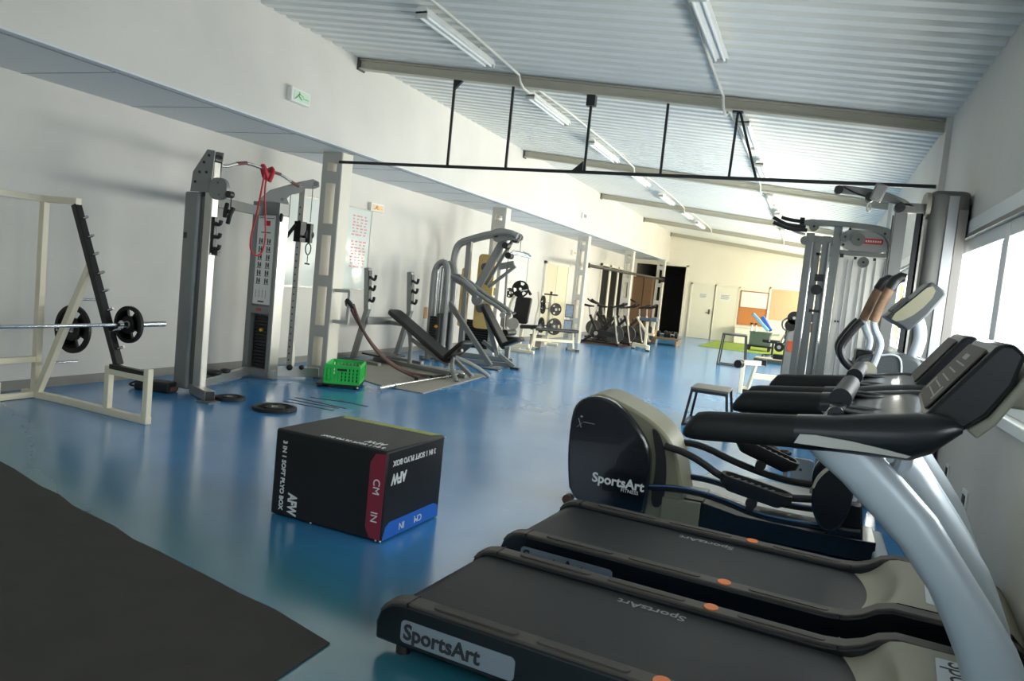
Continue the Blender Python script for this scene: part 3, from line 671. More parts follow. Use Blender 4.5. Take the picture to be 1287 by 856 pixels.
mb.tube([(-5.89, 7.03, 2.40), (-5.89, 6.98, 2.50), (-5.91, 6.97, 2.53), (-5.95, 7.0, 2.50), (-5.94, 7.04, 2.40)], .022, 8, 1); mb.tube([(-5.88, 7.06, 2.36), (-5.87, 7.09, 2.44), (-5.89, 7.12, 2.52), (-5.95, 7.12, 2.50), (-5.94, 7.08, 2.38)], .024, 8, 1)
obj('band_loop', mb, M('band_red', (178, 28, 44), .5), o)

# floor lines in front of the cable machine
for a, b in (((-5.11, 6.62), (-4.46, 6.60)), ((-5.15, 6.75), (-4.50, 6.74)), ((-5.17, 6.90), (-4.45, 6.80)), ((-5.08, 7.05), (-4.62, 7.12)), ((-4.75, 7.15), (-4.36, 7.08))):
    tag(obj('tape_strip', MB().bar((a[0], a[1], .0015), (b[0], b[1], .0015), .028, .002), M('tape_dark', (34, 40, 44), .6)), 'thin dark strip of tape stuck on the blue floor beside the large plate', 'floor tape', 'tape strips on the floor')

# ---------------------------------------------------------------- green crate on a trolley
ca = R(26); c0 = Vector((-5.43, 7.78, 0))
o = thing('plastic_crate', 'bright green open plastic crate on a black dolly', 'crate', (c0.x, c0.y, .05), ca)
CL, CW, CH = .41, .60, .235
def crate_wall(a, b, nrm):
    a, b = Vector(a), Vector(b); d = (b-a); L = d.length; d.normalize(); m_ = MB()
    for z0, z1 in ((0, .035), (.195, CH)): m_.bar(a+UZ*(z0+z1)/2, b+UZ*(z0+z1)/2, .018, z1-z0)
    n = int(L/.042)
    for k in range(n+1): p = a+d*(L*k/n); m_.bar(p+UZ*.01, p+UZ*.22, .012, .031 if nrm[0] <= 0 else .018, up=d)
    for z in (.075, .115, .155): m_.bar(a+UZ*z, b+UZ*z, .008, .014)
    p = a+d*L*.5
    return m_
for a, b, nrm in (((0, 0, 0), (CL, 0, 0), (0, -1, 0)), ((CL, 0, 0), (CL, CW, 0), (1, 0, 0)), ((0, CW, 0), (CL, CW, 0), (0, 1, 0)), ((0, 0, 0), (0, CW, 0), (-1, 0, 0))): obj('side_panel', crate_wall(a, b, nrm), GREEN, o, local=True)
obj('bottom_panel', MB().box((0, 0, 0), (CL, CW, .012)), GREEN, o, local=True)
obj('hand_hole', MB().box((CL*.36, -.0115, .165), (CL*.64, -.009, .190)), BLACK, o, local=True)
o = thing('cushion_pad', 'black cushion pad lying in the green crate', 'pad', (-5.25, 8.0, .12), ca)
obj('pad_body', MB().prism(rr(-.07, .07, 0, .2, .05), lambda a, b: (-.10, a+.05, b-.05), (.24, 0, 0)), RUB, o, local=True, bevel=.01)
o = thing('dolly', 'low black wheeled dolly under the green crate', 'dolly', (c0.x, c0.y, 0), ca)
obj('platform', MB().box((-.10, -.02, .03), (CL+.02, CW, .05)), BLACK, o, local=True, bevel=.006)
for wx in (-.06, CL-.03):
    for wy in (.0, CW-.06):
        obj('wheel', MB().cyl((wx-.02, wy, .024), (wx+.03, wy, .024), .024, n=16), RUB, o, local=True)
obj('axle_end', MB().cyl((CL+.0, -.024, .026), (CL+.0, -.03, .026), .012), WHITE, o, local=True)

# ---------------------------------------------------------------- mat, anchor, rope, short bar
tag(obj('floor_mat', MB().xy([(-5.78, 8.84), (-5.0, 8.46), (-4.40, 8.42), (-4.62, 10.95), (-6.75, 11.25), (-6.6, 9.2)], .0005, .011), MATG), 'thin grey brown mat under the incline bench', 'floor mat')
o = thing('rope_anchor', 'ivory steel bracket welded on the side of the first column', 'bracket', (-5.9, 8.55, .74))
mb = MB(); mb.bar((-5.90, 8.55, 1.16), (-5.67, 8.55, 1.17), .045); mb.bar((-5.68, 8.55, 1.17), (-5.68, 8.55, .74), .04); mb.bar((-5.90, 8.55, .75), (-5.67, 8.55, .75), .045); obj('bracket_frame', mb, COLG, o, bevel=.004)
o = thing('battle_rope', 'brown battle rope hanging from the column bracket to the mat', 'rope', (-5.68, 8.6, 0))
rm = M('rope_brown', (92, 66, 60), .7, var=.2, scale=60, bump=.4)
obj('strand', MB().tube([(-5.62, 8.56, 1.0), (-5.60, 8.66, .82), (-5.55, 8.84, .56), (-5.45, 9.05, .32), (-5.30, 9.28, .14), (-5.12, 9.42, .05), (-4.96, 9.35, .035), (-4.93, 9.22, .035)], .021, 8, 2), rm, o)
obj('strand', MB().tube([(-5.70, 8.58, 1.0), (-5.66, 8.72, .80), (-5.58, 8.92, .54), (-5.46, 9.18, .28), (-5.34, 9.5, .10), (-5.18, 9.72, .035), (-4.98, 9.75, .035), (-4.92, 9.66, .035)], .021, 8, 2), rm, o)
obj('anchor_loop', MB().tube([(-5.62, 8.56, .96), (-5.65, 8.51, 1.03), (-5.7, 8.52, 1.05), (-5.72, 8.58, .98)], .03, 8, 1), BLACK, o)
obj('rope_handle', MB().cyl((-4.94, 9.22, .036), (-4.91, 9.52, .036), .032), RUB, o)
obj('rope_handle', MB().cyl((-4.92, 9.62, .036), (-4.86, 9.92, .036), .032), RUB, o)
o = thing('barbell', 'short silver barbell lying on the edge of the grey mat', 'barbell', (-4.84, 9.0, .03))
for a, b, r_ in (((-4.80, 8.02), (-4.825, 8.42), .025), ((-4.825, 8.42), (-4.83, 8.46), .036), ((-4.83, 8.46), (-4.80, 10.0), .015), ((-4.80, 10.0), (-4.80, 10.04), .036), ((-4.80, 10.04), (-4.79, 10.4), .025)):
    obj('sleeve' if r_ == .025 else 'collar' if r_ > .03 else 'shaft', MB().cyl((a[0], a[1], .048), (b[0], b[1], .048), r_, n=14), CHROME, o)

# ---------------------------------------------------------------- overhead pull-up frame
o = thing('pull_up_frame', 'long black bar hung on rods from the first ceiling beam', 'pull-up frame', (-2.4, 8.4, 2.82))
zb = 2.82
obj('long_bar', MB().bar((-5.90, 8.4, zb), (XR-.01, 8.4, zb), .034), BLACK, o)
for hx in (-4.34, -3.57, -2.6, -1.73): obj('hanger_rod', MB().bar((hx, 8.4, zb), (hx, 8.4, zc(hx)-.13), .026), BLACK, o)
for hx in (-1.0, -.72): obj('hanger_rod', MB().bar((hx, 8.4, zb), (-.985+(.02 if hx > -.9 else 0), 8.4, zc(-.98)-.13), .026), BLACK, o)
mb = MB(); z1 = zc(-4.34)-.13
mb.xz([(-4.35, z1), (-4.22, z1), (-4.35, z1-.13)], 8.38, 8.42); mb.xz([(-2.62, zb), (-2.62, zb+.12), (-2.76, zb)], 8.38, 8.42); z1 = zc(-2.6)-.13; mb.box((-2.65, 8.36, z1-.12), (-2.55, 8.44, z1))
mb.box((XR-.03, 8.36, zb-.06), (XR, 8.44, zb+.12)); mb.box((-1.04, 8.37, zc(-1)-.145), (-.93, 8.43, zc(-1)-.125)); obj('gusset_plate', mb, BLACK, o)
# ---------------------------------------------------------------- treadmills (local frame: x forward to the console, y to the far side)
def treadmill(label, loc):
    o = thing('treadmill', label, 'treadmill', loc, R(-5.5), 'grey and black treadmills')
    K = dict(local=True)
    for s in (-1, 1):
        P = [(-.06, .04), (-.065, .11), (-.045, .165), (0, .20), (.05, .212), (1.52, .216), (1.60, .226), (1.66, .25), (1.71, .285), (1.77, .305), (2.16, .305), (2.24, .26), (2.26, .04)]
        a, b = (.325*s, .415*s) if s > 0 else (.415*s, .325*s)
        sf = obj('side_frame', MB().xz(P, a, b), TREAD, o, bevel=.012, **K)
        P2 = [(-.055, .155), (-.03, .19), (.0, .208), (.05, .22), (1.52, .224), (1.60, .234), (1.66, .258), (1.71, .293), (1.77, .313), (2.13, .313), (2.13, .296), (1.77, .296), (1.70, .27), (1.6, .215), (1.52, .205), (.05, .20), (-.03, .165)]
        ft = obj('foot_rail', MB().xz(P2, a+.006*(1 if s < 0 else 1), b-.006), RAILT, o, bevel=.004, **K)
        for u0, u1 in ((.18, .54), (.62, .97), (1.19, 1.53)):
            obj('grip_strip', MB().prism(rr(u0, u1, -.022, .022, .02), lambda p, q: (p, .37*s+q, .222), (0, 0, .006)), M('grip_strip_rubber', (74, 70, 65), .65), ft, **K)
        obj('orange_dot', MB().prism([(.03*math.cos(2*PI*k/24), .034*math.sin(2*PI*k/24)) for k in range(24)], lambda p, q: (1.08+p, .37*s+q, .2225), (0, 0, .005)), ORANGE, ft, label='round orange dot on the rail', **K)
        obj('end_seam', MB().box((.075, a-.001, .1), (.08, b+.001, .2225)).box((1.575, a-.001, .1), (1.58, b+.001, .231)), BLACK, sf, **K)
        if s < 0:
            obj('side_label', MB().prism(rr(.06, .56, .065, .155, .02), lambda p, q: (p, a-.0025, q), (0, .003, 0)), M('label_silver', (150, 160, 168), .35, metal=.4), sf, **K)
            text('side_lettering', 'SportsArt', .085, LETD, sf, (.245, a-.0045, .108), (1, 0, 0), (0, 0, 1), local=True, bold=.002)
    obj('rear_roller_cover', MB().prism([(-.03, .05), (-.04, .12), (-.02, .16), (.04, .18), (.1, .175), (.1, .05)], lambda p, q: (p, -.326, q), (0, .652, 0)), BLACK, o, bevel=.01, **K)
    bp = [(-.035, .10), (-.03, .145), (-.008, .175), (.03, .19), (.06, .193), (1.72, .193), (1.72, .10)]
    bl = obj('running_belt', MB().xz(bp, -.322, .322), BELT, o, **K)
    text('belt_lettering', 'SportsArt', .07, LETG, bl, (.86, .245, .1945), (-1, 0, 0), (0, -1, 0), local=True, ext=.0004, squeeze=1.05, bold=.001)
    mb = MB(); rows = []                                   # motor hood with a curved valley
    for i in range(17):
        v_ = -.324+.648*i/16; c = .07*(1-(v_/.324)**2); z = .302
        rows.append([(1.60+c, v_, .194), (1.63+c, v_, .20), (1.67+c*.9, v_, .222), (1.705+c*.8, v_, .255), (1.73+c*.7, v_, .285), (1.75+c*.6, v_, .302), (1.79+c*.5, v_, .313), (2.12, v_, .316), (2.20, v_, .30), (2.26, v_, .24), (2.28, v_, .04)])
    mb.loft(rows, closed=False); obj('motor_hood', mb, OLIVE, o, smooth=50, **K)
    hl = obj('hood_label', MB().prism(rr(1.895, 2.045, -.25, .25, .012), lambda p, q: (p, q, .3155), (0, 0, .003)), M('label_white', (205, 212, 218), .35), o, **K)
    text('hood_lettering', 'SportsArt', .12, LETD, hl, (1.97, 0, .3192), (0, -1, 0), (1, 0, 0), local=True, ext=.0005)
    # curved uprights
    Lp = [(1.40, 1.12), (1.47, 1.06), (1.54, 1.01), (1.62, .94), (1.71, .86), (1.80, .75), (1.85, .66), (1.89, .58), (1.935, .46), (1.97, .30), (1.99, .05)]
    Rp = [(1.60, 1.13), (1.66, 1.085), (1.72, 1.03), (1.80, .955), (1.87, .86), (1.96, .74), (2.03, .64), (2.07, .56), (2.12, .44), (2.165, .27), (2.19, .05)]
    for s in (-1, 1):
        rings = []
        for (lx, lz), (rx, rz) in zip(Lp, Rp):
            cx, cz = (lx+rx)/2, (lz+rz)/2; hx, hz = (rx-lx)/2, (rz-lz)/2
            rings.append([(cx+hx*math.copysign(abs(math.cos(t))**.8, math.cos(t)), .375*s+.062*math.copysign(abs(math.sin(t))**.8, math.sin(t)), cz+hz*math.copysign(abs(math.cos(t))**.8, math.cos(t))) for t in [2*PI*k/24 for k in range(24)]])
        obj('upright', MB().loft(rings), POSTM, o, smooth=60, **K)
        # arm: padded grip then shell
        def sec(u, z0, z1, w, n=5):
            r_ = min((z1-z0)*.42, w*.42); return [(u, .40*s+p, q) for p, q in rr(-w/2, w/2, z0, z1, r_, n)]
        obj('arm_grip', MB().loft([sec(1.065, 1.068, 1.09, .05), sec(1.075, 1.062, 1.11, .075), sec(1.10, 1.058, 1.145, .09), sec(1.13, 1.06, 1.153, .095), sec(1.27, 1.074, 1.17, .10), sec(1.40, 1.088, 1.186, .105)]), RUB, o, smooth=50, **K)
        sh = obj('arm_shell', MB().loft([sec(1.398, 1.086, 1.188, .107), sec(1.50, 1.095, 1.203, .125), sec(1.62, 1.104, 1.228, .14), sec(1.71, 1.11, 1.245, .145), sec(1.76, 1.14, 1.25, .14), sec(1.80, 1.185, 1.245, .13), sec(1.825, 1.212, 1.232, .11)]), TREAD, o, smooth=50, **K)
        yo = .40*s+.073*s
        P = [(1.405, 1.113), (1.418, 1.141), (1.46, 1.146), (1.56, 1.145), (1.65, 1.138), (1.71, 1.131), (1.70, 1.124), (1.60, 1.122), (1.5, 1.116)]
        obj('silver_trim', MB().prism(P, lambda p, q: (p, yo-.008*s, q), (0, .010*s, 0)), SILV, sh, **K)
        obj('cup_rim', MB().tube([(1.50+.1*math.cos(t)+.08, .27*s+.07*math.sin(t), 1.215) for t in [2*PI*k/24 for k in range(25)]], .006, 8), M('rim_grey', (120, 122, 122), .4, metal=.4), o, **K)
        obj('cup_well', MB().prism([(.095*math.cos(2*PI*k/24), .065*math.sin(2*PI*k/24)) for k in range(24)], lambda p, q: (1.58+p, .27*s+q, 1.12), (0, 0, .09)), BLACK, o, **K)
    obj('console_base', MB().loft([[(1.46, -.34, 1.13), (1.46, .34, 1.13), (1.46, .34, 1.19), (1.46, -.34, 1.19)], [(1.70, -.34, 1.12), (1.70, .34, 1.12), (1.70, .34, 1.235), (1.70, -.34, 1.235)], [(1.82, -.34, 1.19), (1.82, .34, 1.19), (1.82, .34, 1.235), (1.82, -.34, 1.235)]]), TREAD, o, bevel=.008, **K)
    obj('pulse_bar', MB().cyl((1.50, -.36, 1.20), (1.50, .36, 1.20), .024), TREAD, o, **K)
    obj('pulse_grip', MB().cyl((1.50, -.22, 1.235), (1.50, .28, 1.245), .034).ball((1.50, .28, 1.245), .034), M('grip_navy', (18, 22, 30), .55), o, **K)
    cs = obj('console', MB().xz([(1.715, 1.20), (1.73, 1.235), (1.88, 1.452), (1.895, 1.466), (1.925, 1.466), (1.955, 1.44), (1.935, 1.35), (1.885, 1.26), (1.83, 1.205)], -.36, .36), TREAD, o, bevel=.012, **K)
    nx = Vector((-.822, 0, .569)); ux = Vector((.569, 0, .822))
    bs = Vector((1.732, 0, 1.238)); 
    f = lambda p, q: bs+ux*p+Vector((0, q, 0))+nx*.004
    sc_ = obj('screen', MB().prism(rr(.012, .245, -.31, .31, .02), f, nx*.004), SCREEN, cs, **K)
    mb = MB(); g = lambda p, q: f(p, q)+nx*.0042
    for k in range(5): mb.prism([(.05+.03*k, -.20+.05*(k % 2)), (.055+.03*k, -.20+.05*(k % 2)), (.055+.03*k, .16), (.05+.03*k, .16)], g, nx*.0006)
    for q0 in (-.24, .2): mb.prism([(.04, q0), (.09, q0), (.09, q0+.04), (.04, q0+.04)], g, nx*.0006)
    mb.prism([(.19, -.08), (.21, -.08), (.21, .08), (.19, .08)], g, nx*.0006)
    obj('screen_graphics', mb, M('screen_lines', (128, 122, 112), .4), sc_, **K)
    obj('console_back', MB().xz([(1.84, 1.212), (1.89, 1.255), (1.945, 1.355), (1.985, 1.445), (1.995, 1.42), (1.96, 1.33), (1.91, 1.235), (1.87, 1.19)], -.34, .34), OLIVE, o, bevel=.006, **K)
    obj('back_box', MB().box((1.93, -.12, 1.27), (2.03, .12, 1.33)), OLIVE, o, bevel=.01, **K)
    mb = MB()
    mb.tube([(1.70, -.33, 1.11), (1.695, -.32, 1.07), (1.67, -.31, 1.05), (1.63, -.31, 1.045)], .024, 10, 2); mb.tube([(1.70, .33, 1.11), (1.695, .32, 1.07), (1.67, .31, 1.05), (1.63, .31, 1.045)], .024, 10, 2); mb.cyl((1.63, -.33, 1.045), (1.63, .33, 1.045), .022)
    obj('support_tube', mb, POSTM, o, **K)
    mb = MB()
    for u in (.05, 2.15):
        for v in (-.37, .37): mb.cyl((u, v, 0), (u, v, .05), .03, n=14)
    obj('leveling_foot', mb, BLACK, o, **K)
    return o
tm = treadmill('nearest treadmill, cut off by the bottom of the picture, black belt', (-1.36, 2.98, 0))
tm2 = dup(tm, (-1.27, 4.05, 0), label='second treadmill, between the nearest treadmill and the elliptical trainer')

# ---------------------------------------------------------------- elliptical trainer
o = thing('elliptical_trainer', 'black and olive elliptical trainer parked behind the second treadmill', 'elliptical trainer', (-.4, 5.15, 0))
def sm(P, n=2):
    for _ in range(n):
        Q = []
        for (ax, ay), (bx, by) in zip(P, P[1:]+P[:1]): Q += [(ax*.75+bx*.25, ay*.75+by*.25), (ax*.25+bx*.75, ay*.25+by*.75)]
        P = Q
    return P
P = sm([(-1.37, .02), (-1.43, .30), (-1.44, .62), (-1.40, .755), (-1.30, .80), (-1.22, .80), (-1.04, .74), (-.87, .66), (-.74, .54), (-.68, .36), (-.62, .10), (-.61, .02)], 2)
hb = obj('rear_housing', MB().xz(P, 5.02, 5.46), OLIVED, o, bevel=.02)
P = sm([(-1.385, .03), (-1.44, .33), (-1.445, .62), (-1.415, .74), (-1.31, .795), (-1.2, .79), (-1.10, .745), (-.97, .62), (-.885, .50), (-.865, .36), (-.87, .06), (-.90, .03)], 2)
cv = obj('side_cover', MB().xz(P, 4.94, 5.03), M('cover_navy', (16, 20, 27), .22, coat=.3), o, bevel=.018)
text('cover_lettering', 'SportsArt', .088, LETW, cv, (-1.07, 4.935, .245), (1, 0, -.02), (0, 0, 1), bold=.0025)
text('cover_lettering', 'FITNESS', .034, LETW, cv, (-.985, 4.935, .197), (1, 0, -.02), (0, 0, 1))
mb = MB(); mb.bar((-1.385, 4.936, .63), (-1.36, 4.936, .57), .008, .003); mb.bar((-1.36, 4.936, .60), (-1.39, 4.936, .57), .008, .003); mb.ball((-1.365, 4.937, .645), .009, (1, .2, 1), 8); mb.bar((-1.35, 4.936, .61), (-1.27, 4.936, .607), .006, .003); obj('cover_emblem', mb, LETG, cv)
P = sm([(-.90, .64), (-.84, .60), (-.775, .44), (-.76, .12), (-.86, .10), (-.84, .40), (-.88, .56)], 2)
obj('crank_slot', MB().xz(P, 5.012, 5.03), BLACK, hb, label='dark curved slot in the olive housing')
obj('transport_wheel', MB().cyl((-1.43, 5.02, .035), (-1.43, 5.08, .035), .035), M('wheel_brown', (92, 62, 44), .5), o)
for s, yy in ((0, 5.0), (1, 5.42)):
    tr = obj('track_frame', MB().tube([(-.90, yy, .235), (-.70, yy, .262), (-.52, yy, .262), (-.36, yy, .235), (-.22, yy, .20), (-.05, yy, .186), (.18, yy, .195), (.42, yy, .205)], .03, 10, 2, flat=.75), TREAD, o)
    obj('blue_stripe', MB().tube([(-.88, yy-.022, .252), (-.70, yy-.024, .281), (-.52, yy-.024, .281), (-.36, yy-.024, .253), (-.22, yy-.024, .218), (-.05, yy-.024, .204), (.18, yy-.024, .213)], .0055, 8, 2), M('stripe_blue', (56, 96, 138), .35), tr)
    obj('pedal_arm', MB().tube([(-.80, yy, .53-.04*s), (-.62, yy, .50), (-.36, yy, .36+.05*s), (-.05, yy, .33+.02*s), (.16, yy, .36)], .024, 10, 2), BLACK, o)
mb = MB(); mb.xz([(-.84, .02), (-.84, .2), (-.52, .2), (-.52, .19), (-.30, .15), (.20, .14), (.52, .15), (.52, .02)], 5.05, 5.42); obj('floor_beam', mb, TREAD, o, bevel=.015)
obj('olive_skirt', MB().box((-.78, 5.01, .02), (-.53, 5.05, .19)), OLIVED, o, bevel=.005)
for (ax_, az_, bx_, bz_, yy) in ((-.42, .41, .02, .335, 4.99), (-.38, .60, .03, .47, 5.40)):
    d = Vector((bx_-ax_, 0, bz_-az_)); L = d.length; d.normalize(); nn = Vector((-d.z, 0, d.x)); c = Vector(((ax_+bx_)/2, yy, (az_+bz_)/2))
    fr = lambda a, b: c+d*a+Vector((0, b, 0))
    rim = rr(-L/2, L/2, -.085, .085, .07, 5); inn = rr(-L/2+.02, L/2-.02, -.065, .065, .055, 5); low = rr(-L/2+.05, L/2-.06, -.055, .055, .04, 5)
    m_ = MB(); m_.loft([[fr(a, b)-nn*.075 for a, b in low], [fr(a, b)-nn*.03 for a, b in rim], [fr(a, b)+nn*.02 for a, b in rim], [fr(a, b)+nn*.02 for a, b in inn], [fr(a, b)-nn*.005 for a, b in inn]])
    pd = obj('pedal', m_, RUB, o, smooth=40)
    m_ = MB()
    for k in range(9): a = -L/2+.05+k*(L-.1)/8; m_.bar(fr(a-.02, -.05)-nn*.001, fr(a+.02, .05)-nn*.001, .014, .012, up=nn)
    obj('tread_ribs', m_, M('tread_grey', (78, 80, 82), .5), pd)
    obj('pedal_pivot', MB().cyl(c-nn*.10-Vector((0, .06, 0)), c-nn*.10+Vector((0, .06, 0)), .035).bar(c-nn*.05, c-nn*.16, .05), BLACK, pd)
# lower link cover and mast
P = sm([(.12, .44), (.145, .52), (.22, .60), (.33, .62), (.36, .50), (.34, .30), (.28, .19), (.20, .19), (.13, .30)], 2)
obj('link_cover', MB().xz(P, 4.94, 5.02), TREAD, o, bevel=.015); obj('link_cover', MB().xz(P, 5.40, 5.48), TREAD, o, bevel=.015)
obj('link_trim', MB().tube([(.125, 4.935, .44), (.148, 4.935, .515), (.22, 4.935, .595), (.29, 4.935, .62)], .008, 8, 2), OLIVE, o)
obj('mast', MB().xz([(.30, .10), (.38, .10), (.40, .6), (.50, 1.22), (.40, 1.22), (.30, .6)], 5.12, 5.30), POSTM, o, bevel=.02)
obj('mast_boot', MB().xz([(.22, .02), (.46, .02), (.42, .36), (.27, .36)], 5.06, 5.36), TREAD, o, bevel=.015)
obj('rear_stabilizer', MB().bar((.55, 4.9, .06), (.55, 5.55, .06), .09, .08), POSTM, o, bevel=.02)
P = sm([(.27, 1.13), (.27, 1.26), (.36, 1.285), (.48, 1.305), (.60, 1.295), (.635, 1.24), (.64, 1.12), (.5, 1.02), (.34, 1.06)], 1)
sh = obj('pivot_shroud', MB().xz(P, 5.0, 5.42), M('shroud_slate', (66, 71, 74), .4), o, bevel=.02)
obj('shroud_trim', MB().tube([(.40, 4.992, 1.285), (.46, 4.992, 1.30), (.505, 4.992, 1.285), (.52, 4.992, 1.22), (.52, 4.992, 1.12)], .006, 8, 2), POSTM, sh)
obj('pivot_cap', MB().cyl((.335, 4.96, 1.185), (.335, 5.01, 1.185), .055).cyl((.335, 4.955, 1.185), (.335, 4.962, 1.185), .012), OLIVE, o)
obj('pivot_block', MB().box((.27, 5.08, 1.22), (.37, 5.3, 1.30)), BLACK, o, bevel=.01)
GR = M('tape_grip_brown', (128, 100, 76), .75, var=.25, scale=40, bump=.5)
for yy, dz in ((5.0, 0), (5.36, .0)):
    hx = -.035*(yy > 5.1)
    obj('moving_handle', MB().tube([(.36+hx, yy, 1.19), (.385+hx, yy, 1.29), (.395+hx, yy, 1.36), (.35+hx, yy, 1.43), (.335+hx, yy, 1.49+dz), (.37+hx, yy, 1.60+dz), (.41+hx, yy, 1.70+dz), (.43+hx, yy, 1.735+dz), (.46+hx, yy, 1.75+dz)], .020, 10, 2), POSTM, o)
    obj('tape_grip', MB().tube([(.335+hx, yy, 1.48+dz), (.37+hx, yy, 1.60+dz), (.402+hx, yy, 1.685+dz)], .028, 12, 2), GR, o)
    obj('handle_tip', MB().tube([(.40+hx, yy, 1.68+dz), (.425+hx, yy, 1.735+dz), (.455+hx, yy, 1.755+dz), (.475+hx, yy, 1.75+dz)], [.033]*2+[.031, .026], 12), VINYL, o)
for yy in (4.985, 5.42):
    obj('fixed_handle', MB().tube([(.275, yy, 1.475), (.25, yy, 1.45), (.185, yy, 1.34), (.175, yy, 1.29), (.20, yy, 1.23), (.26, yy, 1.18), (.33, yy, 1.185)], .024, 10, 2), VINYL, o)
obj('console_mast', MB().tube([(.585, 5.2, 1.24), (.61, 5.2, 1.34), (.62, 5.2, 1.42), (.60, 5.2, 1.50), (.56, 5.2, 1.56)], .036, 14, 2), POSTM, o)
P = [(.40, 1.515), (.475, 1.475), (.53, 1.445), (.62, 1.545), (.70, 1.675), (.685, 1.70), (.615, 1.745), (.52, 1.63)]
ec = obj('console', MB().xz(P, 5.02, 5.40), M('console_slate', (58, 63, 65), .4), o, bevel=.012)
P = sm([(.42, 1.512), (.47, 1.487), (.57, 1.56), (.65, 1.68), (.615, 1.73), (.53, 1.632)], 1)
obj('console_side_panel', MB().xz(P, 5.012, 5.022), OLIVED, ec)
obj('tablet_rest', MB().bar((.43, 5.1, 1.55), (.50, 5.1, 1.635), .28, .02, up=(-.7, 0, .7)), BLACK, ec)
obj('console_knob', MB().cyl((.60, 5.1, 1.29), (.70, 5.1, 1.26), .012).ball((.70, 5.1, 1.26), .02), CHROME, o)
tag(obj('floor_mat', MB().xy([(-1.0, 5.6), (.35, 5.5), (.4, 6.85), (-.62, 6.95)], .0005, .01), M('pale_grey_mat', (176, 176, 172), .6, var=.06)), 'pale grey mat on the floor beyond the elliptical trainer', 'floor mat')
# ---------------------------------------------------------------- olympic incline bench (local frame)
o = thing('incline_bench', 'grey olympic incline bench with black pad and hooked bar uprights on the grey mat', 'weight bench', (-6.2, 10.65, 0), R(-15.5))
K = dict(local=True)
for s in (-1, 1):
    v = .47*s
    obj('upright', MB().bar((-.13, v, .84), (-.20, v, 1.50), .10, .075, up=(0, 1, 0)).bar((-.12, v, .88), (-.38, v, .02), .09, .07, up=(0, 1, 0)).bar((-.55, v, .03), (.25, v, .03), .07, .06), GREY, o, bevel=.01, **K)
    mb = MB(); mb.bar((-.10, v, .98), (-.145, v, 1.46), .025, .06, up=(0, 1, 0))
    for zz in (1.34, 1.18, 1.0): mb.tube([(-.12, v, zz+.02), (-.04, v, zz-.02), (-.01, v, zz), (.0, v, zz+.06)], .022, 8, 1)
    obj('bar_hook', mb, BLACK, o, **K)
obj('cross_beam', MB().bar((-.14, -.47, .68), (-.14, .47, .68), .07, .12), GREY, o, bevel=.01, **K)
mb = MB(); mb.tube([(-.10, 0, .66), (.30, 0, .66), (.42, 0, .42), (.42, 0, .06)], .035, 10, 1); mb.bar((-.38, 0, .04), (1.6, 0, .04), .07, .06); mb.bar((.42, 0, .45), (1.25, 0, .16), .05, .06)
obj('main_frame', mb, GREY, o, bevel=.008, **K)
def pad(a, b, w, t, up=(0, 0, 1)):
    a, b = Vector(a), Vector(b); d = (b-a); L = d.length; d.normalize(); up = Vector(up); sx = d.cross(up).normalized(); n = sx.cross(d)
    return MB().prism(rr(0, L, -w/2, w/2, min(w, L)*.28, 5), lambda p, q: a+d*p+sx*q, n*t)
obj('back_pad', pad((-.06, 0, .82), (1.27, 0, .19), .30, .075), VINYL, o, bevel=.022, **K)
obj('seat_pad', pad((1.24, 0, .22), (1.60, 0, .53), .30, .07), VINYL, o, bevel=.02, **K)
mb = MB(); mb.bar((1.28, 0, .30), (1.72, .0, .06), .06, .06); mb.bar((1.25, 0, .34), (1.50, -.02, .42), .05, .05); mb.tube([(1.33, -.02, .28), (1.55, -.28, .16), (1.78, -.42, .04), (1.80, -.43, .015)], .033, 10, 1); mb.tube([(1.33, .02, .30), (1.50, .30, .18), (1.60, .52, .04), (1.61, .54, .015)], .033, 10, 1)
obj('front_leg', mb, GREY, o, bevel=.006, **K)
obj('adjust_knob', MB().cyl((1.38, .10, .40), (1.38, .16, .40), .035), YEL, o, **K)
obj('weight_tray', MB().prism(rr(-.25, .25, -.32, .22, .05), lambda a, b: (a-.12, b, .12), (0, 0, .025)), BLACK, o, **K)

# ---------------------------------------------------------------- selectorised press station (authored in world space around y = 12)
o = thing('press_machine', 'grey incline press machine with twin arched weight towers and black pad', 'weight machine', (-5.5, 12.0, 0))
def arch(x, xz, y, r=.045, mat=GREY): pass
for yy in (11.75, 12.35):
    dxx = -.26*(yy-12)
    mb = MB(); mb.tube([(-6.18+dxx, yy, .02), (-6.20+dxx, yy, 1.35), (-6.19+dxx, yy, 1.58), (-6.12+dxx, yy, 1.70), (-6.03+dxx, yy, 1.73)], .055, 10, 2); mb.tube([(-6.03+dxx, yy, 1.73), (-5.97+dxx, yy, 1.68), (-5.93+dxx, yy, 1.5), (-5.92+dxx, yy, .02)], .055, 10, 2)
    obj('tower_frame', mb, GREY, o)
    mb = MB()
    for k in range(4): mb.cyl((-6.13+dxx+.05*k, yy, .1), (-6.13+dxx+.05*k, yy, 1.62), .010, n=8)
    obj('guide_rod', mb, CHROME, o)
    st = MB()
    for k in range(14): st.box((-6.15+dxx, yy-.10, .16+k*.045), (-5.98+dxx, yy+.10, .20+k*.045))
    s_ = obj('weight_stack', st, M('stack_black', (18, 18, 19), .45), o)
    obj('selector_pin', MB().cyl((-6.0+dxx, yy-.10, .62), (-6.0+dxx, yy-.16, .62), .025), YEL, s_)
    obj('stack_shroud', MB().box((-6.0+dxx, yy-.13, .1), (-5.955+dxx, yy+.11, .85)), M('shroud_smoke', (60, 60, 60), .3), o)
obj('warning_plate', MB().box((-6.245, 11.70, .72), (-6.235, 11.82, .92)), M('placard_tan', (190, 142, 84), .5), o)
